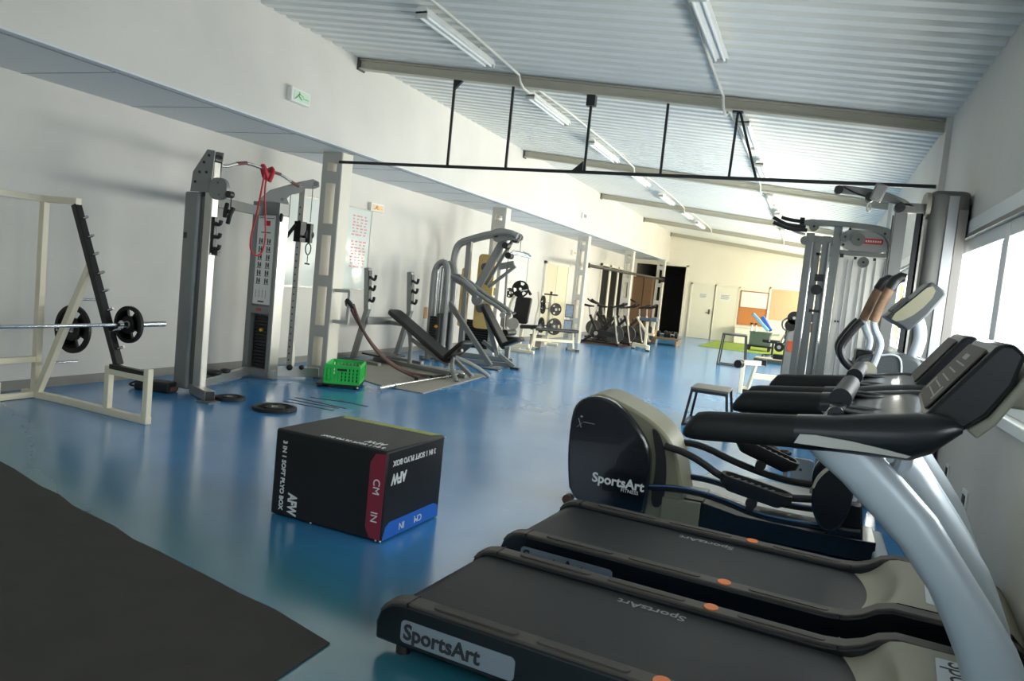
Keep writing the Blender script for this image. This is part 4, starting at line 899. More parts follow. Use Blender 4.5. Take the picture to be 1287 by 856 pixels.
mb = MB(); mb.bar((-5.92, 12.0, 1.04), (-4.98, 11.9, .05), .06, .09); mb.bar((-5.05, 11.8, .015), (-4.80, 11.95, .015), .1, .03); mb.bar((-6.1, 12.05, .04), (-4.75, 12.35, .05), .07, .08); mb.bar((-5.3, 12.2, .42), (-4.70, 12.3, .04), .06, .07); mb.bar((-5.25, 12.1, .9), (-5.0, 12.2, .2), .06, .08); mb.bar((-6.25, 11.75, .04), (-6.25, 12.4, .04), .07, .07); mb.bar((-5.95, 11.75, .04), (-5.95, 12.4, .04), .07, .07)
obj('main_frame', mb, GREY, o, bevel=.01)
for yy in (11.85, 12.3):
    e = -.15*(yy-11.85)
    obj('press_arm', MB().tube([(-5.86+e, yy, 1.50), (-5.68+e, yy, 1.46), (-5.42+e, yy, 1.30), (-5.15+e, yy, 1.16), (-4.90+e, yy, 1.05), (-4.78+e, yy-.0, .96)], .036, 10, 2), GREY, o)
    obj('press_grip', MB().cyl((-4.78+e, yy-.12, .93), (-4.76+e, yy+.10, .97), .025), RUB, o)
    obj('grip_disc', MB().cyl((-4.77+e, yy-.13, .94), (-4.77+e, yy-.16, .94), .05), SILV, o)
obj('pivot_plate', MB().xz([(-5.92, 1.56), (-5.80, 1.55), (-5.48, 1.34), (-5.40, 1.18), (-5.46, 1.15), (-5.70, 1.34), (-5.92, 1.42)], 12.02, 12.12), GREY, o, bevel=.01)
obj('pivot_bolt', MB().cyl((-5.84, 11.80, 1.49), (-5.84, 11.75, 1.49), .025), CHROME, o)
obj('back_pad', pad((-5.34, 12.1, 1.05), (-4.86, 12.15, .33), .30, .08, up=(.8, 0, .6)), VINYL, o, bevel=.022)
obj('seat_pad', pad((-4.88, 12.15, .36), (-4.53, 12.15, .53), .32, .07), VINYL, o, bevel=.02)
obj('foot_cap', MB().box((-4.76, 12.25, .0), (-4.60, 12.36, .03)).box((-5.08, 11.76, 0), (-4.78, 11.98, .012)), BLACK, o)

o = thing('lat_pulldown_machine', 'tall grey pulldown machine with yellow beige shrouds behind the press machine', 'weight machine', (-5.9, 13.3, 0))
for yy in (13.0, 13.65):
    e = -.42*(yy-13)
    obj('arch_frame', MB().tube([(-6.42+e, yy, .02), (-6.42+e, yy, 1.72), (-6.40+e, yy, 2.0), (-6.34+e, yy, 2.12), (-6.26+e, yy, 2.17)], .05, 10, 2), GREY, o)
    obj('boom', MB().tube([(-6.26+e, yy, 2.17), (-5.9+e, yy, 2.30), (-5.5+e, yy, 2.40), (-5.3+e, yy, 2.40), (-5.16+e, yy, 2.34)], .055, 10, 1), GREY, o)
mb = MB(); mb.bar((-6.13, 13.1, .02), (-6.15, 13.1, 2.18), .09, .10); mb.bar((-5.92, 13.15, 1.35), (-5.48, 13.2, 2.32), .07, .14); mb.bar((-5.80, 13.25, 1.40), (-5.33, 13.25, 2.30), .05, .06); mb.bar((-5.72, 13.2, 1.36), (-5.22, 13.2, 1.80), .05, .06); mb.bar((-6.5, 13.05, .04), (-5.1, 13.25, .04), .08, .08); mb.bar((-5.55, 13.2, 1.76), (-5.25, 13.2, 1.84), .05, .12); mb.bar((-5.33, 13.2, .5), (-5.38, 13.2, 1.75), .04)
obj('main_frame', mb, GREY, o, bevel=.008)
mb = MB(); mb.xz(sm([(-5.74, 2.36), (-5.70, 2.44), (-5.5, 2.48), (-5.3, 2.44), (-5.12, 2.38), (-5.14, 2.26), (-5.4, 2.28), (-5.62, 2.18)], 1), 13.08, 13.11); mb.xz(sm([(-5.74, 2.36), (-5.70, 2.44), (-5.5, 2.48), (-5.3, 2.44), (-5.12, 2.38), (-5.14, 2.26), (-5.4, 2.28), (-5.62, 2.18)], 1), 13.2, 13.23); obj('head_plate', mb, GREY, o, bevel=.004)
mb = MB(); mb.cyl((-5.62, 13.07, 2.34), (-5.62, 13.24, 2.34), .05); mb.cyl((-5.42, 13.07, 2.16), (-5.42, 13.24, 2.16), .06); mb.cyl((-5.34, 13.07, 1.98), (-5.34, 13.24, 1.98), .06); mb.cyl((-5.24, 13.1, 2.28), (-5.24, 13.2, 2.28), .06); obj('pulley', mb, BLACK, o)
obj('cable', MB().cyl((-5.14, 13.15, 2.28), (-5.14, 13.15, 2.08), .006, n=8).cyl((-5.36, 13.15, 2.1), (-5.36, 13.15, .6), .006, n=8), DGREY, o)
obj('pulldown_bar', MB().tube([(-5.26, 13.0, 2.04), (-5.20, 13.05, 2.08), (-5.06, 13.3, 2.06), (-5.0, 13.38, 2.01)], .014, 8, 1).bar((-5.18, 13.12, 2.08), (-5.10, 13.2, 2.08), .02).tube([(-5.26, 13.02, 2.02), (-5.0, 13.36, 1.99)], .016), CHROME, o)
obj('stack_shroud', MB().xz(rr(-6.05, -5.70, .55, 1.98, .08), 13.35, 13.42), BEIGE, o, bevel=.01)
obj('stack_shroud', MB().xz(rr(-6.38, -6.20, .55, 1.68, .04), 13.35, 13.42), BEIGE, o, bevel=.01)
obj('shroud_hub', MB().cyl((-5.88, 13.30, 1.73), (-5.88, 13.36, 1.73), .08).cyl((-5.9, 13.3, .95), (-5.9, 13.36, .95), .09), DGREY, o)
obj('arm_cam', MB().xz(sm([(-6.02, 1.1), (-5.98, 1.26), (-5.82, 1.25), (-5.76, 1.12), (-5.85, 1.0), (-5.97, 1.0)], 1), 13.1, 13.2), GREY, o, bevel=.01)
st = MB()
for k in range(12): st.box((-6.34, 13.44, .16+k*.045), (-5.74, 13.62, .20+k*.045))
obj('weight_stack', st, M('stack_black', (18, 18, 19), .45), o)
obj('thigh_pad', MB().cyl((-5.2, 12.95, .56), (-5.2, 13.4, .56), .06), VINYL, o)
obj('seat_pad', pad((-5.42, 13.18, .42), (-4.98, 13.18, .42), .30, .07), VINYL, o, bevel=.02)
obj('seat_post', MB().bar((-5.2, 13.18, .04), (-5.2, 13.18, .42), .08), GREY, o)

# ---------------------------------------------------------------- plate loaded leg machine, plate tree, flat bench
o = thing('leg_press_machine', 'white machine with black quilted back pad and a plate above it', 'weight machine', (-5.9, 15.5, 0))
obj('back_pad', MB().prism(rr(-.19, .17, .62, 1.20, .05), lambda a, b: (-5.88+a+(b-.9)*.10, 15.5, b), (0, .09, 0)), VINYL, o, bevel=.02)
for zz in (.78, .92, 1.06): obj('pad_seam', MB().bar((-6.07+(zz-.9)*.1, 15.497, zz), (-5.72+(zz-.9)*.1, 15.497, zz), .004, .012), BLACK, o)
mb = MB(); mb.bar((-6.2, 15.55, .03), (-5.5, 15.5, .03), .08, .06); mb.tube([(-6.25, 15.6, .04), (-6.22, 15.6, .9), (-6.15, 15.6, 1.2), (-5.95, 15.6, 1.3)], .035, 10, 2); mb.bar((-5.9, 15.6, .06), (-5.86, 15.6, .65), .07); mb.bar((-6.25, 15.3, .03), (-6.25, 15.9, .03), .08, .06); mb.tube([(-5.62, 15.5, .05), (-5.55, 15.5, .3), (-5.55, 15.5, .6)], .03, 10, 1); mb.bar((-6.15, 15.35, .12), (-5.55, 15.3, .17), .07, .09)
obj('main_frame', mb, WPAINT, o, bevel=.008)
obj('lever_arm', MB().tube([(-6.0, 15.45, 1.30), (-5.8, 15.40, 1.36), (-5.72, 15.36, 1.36), (-5.66, 15.34, 1.28)], .024, 10, 2), CHROME, o)
obj('lever_grip', MB().cyl((-5.73, 15.36, 1.36), (-5.65, 15.34, 1.27), .03), RUB, o)
obj('side_roller', MB().prism(rr(-.085, .085, .50, .95, .08, 6), lambda a, b: (-6.22+a, 15.35, b), (0, .10, 0)), M('roller_taupe', (120, 112, 102), .5), o, bevel=.015)
obj('cam_disc', MB().cyl((-6.02, 15.40, .60), (-6.02, 15.44, .60), .13, n=28), SILV, o)
obj('seat_pad', pad((-5.85, 15.5, .52), (-5.40, 15.5, .56), .34, .08), VINYL, o, bevel=.02)
plate('weight_plate', 'black plate loaded above the quilted pad of the white leg machine', (-5.93, 15.42, 1.37), (.25, -1, 0), .185, 'black weight plates')
plate('weight_plate', 'small black plate on the back left horn of the white leg machine', (-6.24, 15.6, 1.26), (1, -.7, .2), .11, 'black weight plates')

o = thing('plate_tree', 'ivory upright rack holding black weight plates beside the third column', 'plate rack', (-6.26, 18.5, 0))
mb = MB(); mb.bar((-6.26, 18.5, .04), (-6.26, 18.5, 1.26), .07); mb.bar((-6.55, 18.5, .03), (-5.95, 18.5, .03), .07, .06); mb.bar((-6.26, 18.25, .03), (-6.26, 18.8, .03), .07, .06); mb.tube([(-6.56, 18.45, .1), (-6.62, 18.45, .6), (-6.54, 18.45, .95), (-6.6, 18.45, 1.32)], .022, 10, 2); mb.tube([(-6.56, 18.75, .1), (-6.62, 18.75, .6), (-6.54, 18.75, .95), (-6.6, 18.75, 1.32)], .022, 10, 2)
obj('frame', mb, WPAINT, o, bevel=.006)
for s, zz in ((-1, 1.08), (-1, .92), (1, .92), (-1, .48), (1, .48)): obj('plate_horn', MB().cyl((-6.26, 18.5, zz), (-6.26+.2*s, 18.38, zz), .02, n=10), CHROME, o)
for s, zz, r_, lab in ((-1, 1.10, .14, 'small black plate at the top left of the ivory plate tree'), (-1, .92, .15, 'black plate in the middle left of the ivory plate tree'), (1, .92, .16, 'black plate on the upper right horn of the ivory plate tree'), (-1, .48, .20, 'big black plate low on the left of the ivory plate tree'), (1, .48, .215, 'biggest black plate low on the right of the ivory plate tree')):
    plate('weight_plate', lab, (-6.26+(.15 if s < 0 else .2)*s, 18.40-(.04 if zz > 1 else 0), zz), (s*.75, -.65, 0), r_, 'black weight plates')
o = thing('collar_handle', 'black flat handle attachment lying on top of the plate tree', 'handle', (-6.26, 18.5, 1.26)); obj('handle_body', MB().prism(rr(-.18, .18, -.07, .07, .05), lambda a, b: (-6.26+a, 18.5+b, 1.262), (0, 0, .035)).cyl((-6.26, 18.5, 1.29), (-6.26, 18.5, 1.36), .03), BLACK, o)

o = thing('flat_bench', 'flat black bench on white legs in front of the plate tree', 'weight bench', (-5.62, 17.15, 0), .86)
obj('seat_pad', MB().prism(rr(-.62, .62, -.14, .14, .06), lambda a, b: (a, b, .44), (0, 0, .07)), VINYL, o, bevel=.02, **K)
for s in (-1, 1):
    mb = MB(); mb.tube([(.50*s, 0, .43), (.52*s, 0, .3), (.55*s, 0, .05)], .03, 10, 1); mb.bar((.55*s, -.2, .03), (.55*s, .2, .03), .06, .05); obj('leg', mb, WPAINT, o, **K)
    obj('foot_cap', MB().box((.51*s-.0, -.24, 0), (.59*s, -.20, .05)).box((.51*s, .20, 0), (.59*s, .24, .05)), BLACK, o, **K)
obj('spine_tube', MB().bar((-.55, 0, .22), (.55, 0, .22), .05, .06), WPAINT, o, **K)
o = thing('storage_box', 'low grey box on the floor behind the flat bench', 'box', (-6.15, 17.5, 0)); obj('box_body', MB().box((-6.30, 17.35, 0), (-6.0, 17.6, .26)), M('taupe_box', (150, 142, 130), .6), o, bevel=.01); obj('box_lid', MB().box((-6.31, 17.34, .26), (-5.99, 17.61, .29)), DGREY, o)
for zz, lab in ((.88, 'upper small framed picture leaning by the third column'), (.45, 'lower small framed picture leaning by the third column')):
    o = thing('framed_notice', lab, 'notice', (-6.28, 20.15, zz-.2), 0, None); obj('frame', MB().box((-6.36, 20.14, zz-.2), (-6.12, 20.165, zz+.17)), DGREY, o, bevel=.004); obj('print', MB().box((-6.34, 20.136, zz-.17), (-6.14, 20.141, zz+.14)), M('print_blue', (150, 164, 184), .5, var=.5, scale=14), o)

# ---------------------------------------------------------------- spin bikes
def bike():
    o = thing('spin_bike', 'black spin bike, nearest of the row beside the third column', 'exercise bike', (-5.5, 21.0, 0), 0, 'spin bikes in a row')
    mb = MB(); mb.bar((-.55, 0, .05), (.55, 0, .05), .07, .05); mb.bar((-.55, -.25, .04), (-.55, .25, .04), .07, .06); mb.bar((.55, -.25, .04), (.55, .25, .04), .07, .06)
    mb.bar((-.12, 0, .30), (-.38, 0, .80), .06, .07); mb.bar((-.12, 0, .30), (.36, 0, .82), .06, .08); mb.bar((-.12, 0, .30), (-.48, 0, .07), .05, .06); mb.bar((-.12, 0, .3), (.2, 0, .07), .05, .06)
    obj('frame', mb, BLACK, o, bevel=.008, **K)
    for s in (-1, 1): obj('fork', MB().tube([(.34, .055*s, .86), (.40, .06*s, .6), (.43, .06*s, .42), (.52, .06*s, .08)], .024, 10, 1), M('fork_grey', (150, 146, 138), .4, metal=.4), o, **K)
    mb = MB(); mb.lathe([(.02, -.03), (.08, -.03), (.1, -.012), (.2, -.012), (.21, -.022), (.25, -.022), (.25, .022), (.21, .022), (.2, .012), (.1, .012), (.08, .03), (.02, .03)], (.40, 0, .33), (0, 1, 0), 32); obj('flywheel', mb, M('flywheel_grey', (84, 84, 82), .35, metal=.5), o, **K)
    obj('chain_guard', MB().prism(sm([(-.25, .25), (-.2, .40), (.0, .40), (.42, .38), (.44, .28), (0, .20)], 1), lambda a, b: (a, -.10, b), (0, .04, 0)), M('guard_black', (26, 26, 27), .35), o, bevel=.008, **K)
    obj('crank_hub', MB().cyl((-.12, -.11, .30), (-.12, -.15, .30), .055), SILV, o, **K)
    for s in (-1, 1):
        mb = MB(); mb.bar((-.12, .13*s, .30), (-.12+.15*s, .13*s, .22*1), .02, .03); mb.box((-.12+.15*s-.05, .13*s+(.02 if s > 0 else -.12), .20), (-.12+.15*s+.05, .13*s+(.12 if s > 0 else -.02), .23)); obj('pedal', mb, BLACK, o, **K)
    obj('seat_post', MB().bar((-.38, 0, .78), (-.43, 0, 1.02), .035), SILV, o, **K)
    obj('saddle', MB().loft([[(-.58, -.10, 1.04), (-.58, .10, 1.04), (-.58, .09, 1.10), (-.58, -.09, 1.10)], [(-.42, -.07, 1.02), (-.42, .07, 1.02), (-.42, .06, 1.08), (-.42, -.06, 1.08)], [(-.28, -.022, 1.03), (-.28, .022, 1.03), (-.28, .018, 1.07), (-.28, -.018, 1.07)]]), VINYL, o, bevel=.015, **K)
    obj('handlebar_post', MB().bar((.35, 0, .80), (.33, 0, 1.08), .04), SILV, o, **K)
    mb = MB(); mb.tube([(.62, -.20, 1.22), (.50, -.22, 1.14), (.34, -.18, 1.10), (.30, 0, 1.09), (.34, .18, 1.10), (.50, .22, 1.14), (.62, .20, 1.22)], .024, 10, 1); mb.tube([(.32, -.05, 1.10), (.55, -.05, 1.18), (.58, 0, 1.2), (.55, .05, 1.18), (.32, .05, 1.10)], .02, 8, 1); obj('handlebar', mb, RUB, o, **K)
    obj('brake_knob', MB().cyl((.18, 0, .68), (.16, 0, .76), .028), BLACK, o, **K)
    return o
b0 = bike()
dup(b0, (-5.35, 21.9, 0), R(-3), 'black spin bike, second of the row, behind the nearest one')
dup(b0, (-5.2, 22.8, 0), R(4), 'black spin bike, third of the row')
dup(b0, (-5.15, 23.7, 0), R(-4), 'black spin bike, farthest of the row, near the dark door panels')
dup(b0, (-5.95, 23.2, 0), R(178), 'black spin bike turned the other way by the wall behind the row')
tag(obj('floor_mat', MB().xy([(-6.15, 20.62), (-4.75, 20.62), (-4.6, 24.2), (-6.4, 24.2)], .0005, .012), M('maroon_mat', (84, 46, 44), .7)), 'dark reddish mat under the spin bikes', 'floor mat')

o = thing('hyperextension_bench', 'white T shaped bench with blue grey pads to the right of the spin bikes', 'weight bench', (-4.25, 20.7, 0))
mb = MB(); mb.bar((-4.52, 20.95, .12), (-4.02, 20.45, .12), .08, .10); mb.bar((-4.52, 20.95, .0), (-4.52, 20.95, .17), .08); mb.bar((-4.02, 20.45, .0), (-4.02, 20.45, .16), .09); mb.bar((-4.12, 20.55, .12), (-4.14, 20.58, .82), .06, .07); mb.bar((-4.14, 20.58, .46), (-3.9, 20.5, .46), .05, .06); mb.bar((-3.95, 20.52, .5), (-3.93, 20.5, .84), .06); mb.bar((-4.14, 20.58, .5), (-4.5, 20.9, .88), .05)
obj('frame', mb, WPAINT, o, bevel=.008)
obj('hip_pad', MB().prism(rr(-.20, .2, -.08, .08, .05), lambda a, b: (-4.22+a*.8, 20.6-a*.5+b, .80), (0, 0, .10)), M('pad_blue_grey', (78, 94, 110), .5), o, bevel=.02)
obj('hip_pad', MB().prism(rr(-.14, .14, -.08, .08, .05), lambda a, b: (-3.95+a*.8, 20.45-a*.3+b, .82), (0, 0, .10)), M('pad_blue_grey', (78, 94, 110), .5), o, bevel=.02)
obj('foot_cap', MB().box((-4.57, 20.89, 0), (-4.47, 20.99, .03)).box((-4.075, 20.4, 0), (-3.965, 20.5, .04)), BLACK, o)
for k, (yy, zz, xx) in enumerate(((24.2, .22, -4.35), (24.2, .22, -4.02), (24.6, .22, -4.2))):
    o = thing('dumbbell', 'black round head dumbbell on the low wooden rack, %s' % ('left of the front pair', 'right of the front pair', 'behind the front pair')[k], 'dumbbell', (xx, yy, zz), 0, 'dumbbells by the cabinet')
    obj('handle', MB().cyl((xx-.13, yy, zz+.12), (xx+.13, yy, zz+.12), .018), CHROME, o)
    for s in (-1, 1): obj('head', MB().cyl((xx+.07*s, yy, zz+.12), (xx+.16*s, yy, zz+.12), .10, n=18), RUB, o, bevel=.01)
o = thing('dumbbell_rack', 'low wooden shelf holding dumbbells beside the far cabinets', 'rack', (-4.2, 24.3, 0))
obj('shelf', MB().box((-4.75, 24.0, .17), (-3.8, 24.8, .22)), M('shelf_wood', (120, 98, 74), .6, var=.2), o)
for xx in (-4.7, -3.9): obj('side_panel', MB().box((xx, 24.02, 0), (xx+.05, 24.78, .17)), M('shelf_wood', (120, 98, 74), .6, var=.2), o)
o = thing('kettlebell', 'small yellow kettlebell on the wooden dumbbell shelf', 'kettlebell', (-4.62, 24.15, .22)); obj('bell', MB().ball((-4.62, 24.15, .31), .09), YEL, o); obj('handle', MB().tube([(-4.68, 24.15, .37), (-4.67, 24.15, .44), (-4.57, 24.15, .44), (-4.56, 24.15, .37)], .014, 8, 1), YEL, o)

o = thing('ballet_bar', 'long dark steel bar running between the third column and the last column', 'bar', (-5.9, 25, 2.15))
obj('bar_tube', MB().cyl((-5.92, 20.42, 2.17), (-5.62, 30.2, 2.19), .045), M('bar_steel', (70, 62, 56), .4, metal=.5), o)
obj('clamp', MB().box((-5.98, 20.38, 2.1), (-5.88, 20.46, 2.24)).box((-5.70, 30.05, 2.08), (-5.56, 30.1, 2.3)), BLACK, o)
o = thing('wall_hook', 'dark bent bracket hanging on the wall above the spin bikes', 'bracket', (-6.6, 27.2, 1.2)); obj('bracket_rod', MB().tube([(-6.97, 29.3, 2.0), (-6.8, 29.3, 2.02), (-6.72, 29.3, 1.9), (-6.74, 29.3, 1.35), (-6.7, 29.3, 1.3), (-6.45, 29.3, 1.2)], .03, 8, 1), BLACK, o)

def cabinet(x0, x1, label):
    o = thing('storage_cabinet', label, 'cabinet', ((x0+x1)/2, 30.0, 0), 0, 'wooden cabinets at the dark opening')
    obj('carcass', MB().box((x0, 29.75, .0), (x1, 30.25, 2.2)), WOOD, o, bevel=.005)
    obj('door', MB().box((x0+.01, 29.735, .04), (x1-.01, 29.75, 2.17)), WOOD, o)
    obj('knob', MB().ball((x1-.07, 29.72, 1.1), .025), BLACK, o)
cabinet(-6.72, -6.31, 'left of the two tall brown wooden cabinets at the dark opening'); cabinet(-6.29, -5.95, 'right of the two tall brown wooden cabinets at the dark opening')

# ---------------------------------------------------------------- far wall boards, turf, physio corner
o = thing('notice_board', 'cork board with white map poster on its upper half, beside the far white doors', 'notice board', (-2.2, YF, .76))
obj('cork_panel', MB().box((-2.72, YF-.03, .76), (-1.68, YF-.005, 1.42)), CORK, o)
pp = obj('poster', MB().box((-2.69, YF-.03, 1.42), (-1.70, YF-.005, 2.04)), PAPER, o)
mb = MB()
for k in range(26):
    xx = random.uniform(-2.6, -1.85); zz = random.uniform(1.5, 1.95); mb.bar((xx, YF-.032, zz), (xx+random.uniform(.03, .15), YF-.032, zz+random.uniform(-.05, .06)), .012, .003)
obj('poster_lines', mb, M('map_lines', (176, 180, 176), .6), pp)
mb = MB()
for (a, b, c, d) in ((-2.74, -1.66, .73, .77), (-2.74, -1.66, 2.03, 2.07), (-2.74, -2.70, .73, 2.07), (-1.70, -1.66, .73, 2.07), (-2.74, -1.66, 1.40, 1.435)): mb.box((a, YF-.045, c), (b, YF, d))
obj('frame', mb, M('board_frame', (168, 112, 80), .5), o)
o = thing('pin_board', 'plain tan pin board with white frame, right of the cork notice board', 'notice board', (-1.0, YF, 1.0))
obj('panel', MB().box((-1.60, YF-.03, 1.03), (-.50, YF-.005, 2.24)), M('tan_fabric', (198, 168, 136), .8, var=.06, scale=20), o)
mb = MB()
for (a, b, c, d) in ((-1.66, -.45, .97, 1.03), (-1.66, -.45, 2.24, 2.29), (-1.66, -1.60, .97, 2.29), (-.5, -.45, .97, 2.29)): mb.box((a, YF-.045, c), (b, YF, d))
obj('frame', mb, WHITE, o)
tag(obj('turf_mat', MB().xy([(-3.42, 25.8), (-.3, 25.4), (-.25, 30.9), (-3.40, 31.0)], .0005, .015), TURF), 'bright green artificial turf mat at the far end of the room', 'floor mat')
o = thing('storage_box', 'low white box under the cork board at the far wall', 'box', (-2.5, 30.9, 0)); obj('box_body', MB().box((-2.75, 30.7, .016), (-1.9, 31.1, .62)), WHITE, o, bevel=.01); obj('box_lid', MB().box((-2.77, 30.68, .62), (-1.88, 31.12, .66)), CREAM, o)
o = thing('storage_chest', 'dark green grey chest standing on the green turf', 'chest', (-1.55, 27.2, 0))
obj('chest_body', MB().box((-1.90, 26.9, .2), (-1.22, 27.5, .62)), M('chest_green', (72, 92, 84), .5), o, bevel=.012); obj('lid', MB().box((-1.92, 26.88, .62), (-1.20, 27.52, .66)), M('lid_green', (88, 106, 98), .5), o, bevel=.006)
mb = MB(); mb.box((-1.95, 26.85, .14), (-1.15, 27.55, .20)); 
for xx in (-1.9, -1.25):
    for yy in (26.92, 27.45): mb.cyl((xx, yy, 0.015), (xx, yy, .14), .04)
obj('trolley_base', mb, BLACK, o)
o = thing('foam_wedge', 'pale blue cushion leaning on top of the green chest', 'cushion', (-1.6, 27.1, .66)); obj('cushion', pad((-1.93, 26.98, 1.22), (-1.36, 26.98, .68), .30, .10, up=(.5, 0, .8)), LBLUE, o, bevel=.02)
o = thing('foam_wedge', 'bright blue cushion leaning behind the pale blue one', 'cushion', (-1.4, 27.3, .66)); obj('cushion', pad((-1.66, 27.42, 1.14), (-1.30, 27.42, .68), .40, .12, up=(.5, 0, .8)), BLUEV, o, bevel=.02)
for k, xx in enumerate((-1.86, -1.72)):
    o = thing('spray_bottle', ('black topped white bottle at the left end of the green chest', 'white bottle beside the pale blue cushion on the chest')[k], 'bottle', (xx, 26.95, .66), 0, 'bottles on the chest')
    obj('bottle_body', MB().lathe([(.0, 0), (.045, 0), (.045, .14), (.02, .19), (.02, .22), (0, .22)], (xx, 26.93, .66)), WHITE, o); obj('sprayer', MB().box((xx-.07, 26.91, .88), (xx+.03, 26.95, .94)), BLACK, o)
o = thing('office_chair', 'black swivel office chair at the edge of the green turf', 'chair', (-1.0, 24.0, 0))
obj('seat', MB().prism(rr(-.26, .26, -.24, .24, .1), lambda a, b: (-1.05+a, 24+b, .46), (0, 0, .09)), RUB, o, bevel=.03); obj('backrest', MB().prism(rr(-.20, .2, .62, 1.08, .12), lambda a, b: (-.72+(b-.6)*.1, 24+a, b), (.07, 0, 0)), RUB, o, bevel=.03)
obj('back_bar', MB().tube([(-.95, 24, .44), (-.70, 24, .46), (-.66, 24, .7)], .022, 8, 1), BLACK, o); obj('gas_column', MB().cyl((-1.0, 24, .1), (-1.0, 24, .46), .03), BLACK, o)
for k in range(5):
    a = 2*PI*k/5+.3; e = Vector((-1.0+.28*math.cos(a), 24+.28*math.sin(a), .08)); l = obj('leg', MB().bar((-1.0, 24, .12), e, .04, .03), BLACK, o); obj('caster', MB().cyl(e+Vector((0, -.02, -.05)), e+Vector((0, .02, -.05)), .03), BLACK, l)
for s in (-1, 1): obj('armrest', MB().tube([(-1.1, 24+.26*s, .5), (-1.1, 24+.30*s, .70), (-.85, 24+.30*s, .72)], .02, 8, 1), SILV, o)
o = thing('step_platform', 'low dark green platform step with wooden top in front of the office chair', 'step', (-1.05, 21.9, 0)); obj('step_body', MB().box((-1.35, 21.6, 0.0), (-.45, 22.3, .11)), M('step_dark', (56, 70, 66), .6), o, bevel=.01); obj('step_top', MB().box((-1.33, 21.62, .11), (-.47, 22.28, .13)), M('step_tan', (168, 158, 138), .6), o)

# plyo stools
def stool(name_label, loc, w, d_, h, top):
    o = thing('plyo_stool', name_label, 'plyo stool', loc, 0)
    m_ = M('stool_steel', (52, 54, 56), .45, metal=.3)
    tw, td = w/2-.06, d_/2-.05
    obj('top_board', MB().box((-tw-.02, -td-.02, h-.03), (tw+.02, td+.02, h)), M('stool_top', top, .6), o, bevel=.008, **K)
    for sx in (-1, 1):
        for sy in (-1, 1): obj('leg', MB().bar((tw*sx, td*sy, h-.03), (w/2*sx, d_/2*sy, .0), .03), m_, o, **K)
    mb = MB()
    for sy in (-1, 1): mb.bar((-w/2, d_/2*sy, .02), (w/2, d_/2*sy, .02), .03); mb.bar((-tw, td*sy, h-.045), (tw, td*sy, h-.045), .03)
    for sx in (-1, 1): mb.bar((w/2*sx, -d_/2, .02), (w/2*sx, d_/2, .02), .03)
    obj('rail', mb, m_, o, **K); return o
stool('lower black steel jump stool with grey top near the treadmill handrails', (-1.03, 9.5, 0), .52, .62, .47, (112, 108, 100))
stool('taller black steel jump stool standing farther back by the green turf', (-1.70, 19.25, 0), .64, .5, .80, (84, 84, 82))

# white roller bench behind the treadmill arms
o = thing('leg_curl_bench', 'white bench frame with black roller behind the treadmill handrails', 'weight bench', (-.95, 13.6, 0))
mb = MB(); mb.bar((-1.0, 13.5, 0), (-1.0, 13.5, .54), .06, .07); mb.bar((-1.0, 13.5, .53), (-.68, 13.8, .53), .06, .08); mb.bar((-.80, 13.7, .53), (-.90, 13.8, .06), .05, .06); mb.bar((-1.05, 13.8, .05), (-.4, 13.9, .05), .09, .08); mb.bar((-.85, 13.75, .3), (-.3, 13.9, .3), .07, .1)
obj('frame', mb, WPAINT, o, bevel=.008)
obj('roller', MB().cyl((-1.08, 13.38, .50), (-1.04, 13.5, .50), .07, n=24), RUB, o); obj('end_cap', MB().box((-.72, 13.72, .5), (-.64, 13.86, .6)).box((-.98, 13.74, 0.0), (-.88, 13.9, .05)), BLACK, o)

# ---------------------------------------------------------------- grey weight column with black pads (in front of the multi station)
o = thing('pec_machine', 'grey pedestal machine with black pads and an orange tag left of tall station', 'weight machine', (-.2, 10.7, 0))
obj('pedestal', MB().xz([(-.32, 0.02), (-.30, 1.16), (-.27, 1.24), (-.15, 1.26), (-.12, 1.18), (-.10, .02)], 10.55, 10.85), GREY, o, bevel=.015)
obj('orange_tag', MB().box((-.265, 10.545, .96), (-.19, 10.55, 1.10)), M('tag_orange', (160, 72, 40), .5), o)
mb = MB(); mb.cyl((-.22, 10.5, 1.40), (-.22, 10.72, 1.40), .085, n=24); mb.cyl((-.25, 10.5, 1.30), (-.25, 10.72, 1.30), .075, n=24); mb.ball((-.15, 10.6, 1.28), .07); mb.cyl((-.36, 10.5, 1.0), (-.36, 10.7, 1.0), .06); mb.box((-.42, 10.5, .84), (-.30, 10.7, .90)); obj('roller_pad', mb, RUB, o)
obj('pad_hub', MB().cyl((-.22, 10.49, 1.40), (-.22, 10.50, 1.40), .02).cyl((-.36, 10.49, 1.0), (-.36, 10.5, 1.0), .025), SILV, o)
obj('cable_loop', MB().tube([(-.30, 10.6, 1.22), (-.36, 10.6, 1.26), (-.36, 10.6, 1.36), (-.28, 10.6, 1.40)], .012, 8, 1).tube([(-.36, 10.6, 1.02), (-.33, 10.6, 1.15), (-.28, 10.6, 1.18)], .012, 8, 1).tube([(-.12, 10.55, 1.15), (-.07, 10.55, 1.28), (-.10, 10.55, 1.42)], .012, 8, 1), WHITE, o)
obj('red_cable', MB().tube([(-.09, 10.55, 1.0), (-.06, 10.55, 1.2), (-.09, 10.55, 1.40)], .012, 8, 1), RED, o)
obj('base_bar', MB().bar((-.35, 10.7, .03), (.1, 10.7, .03), .1, .06), GREY, o)

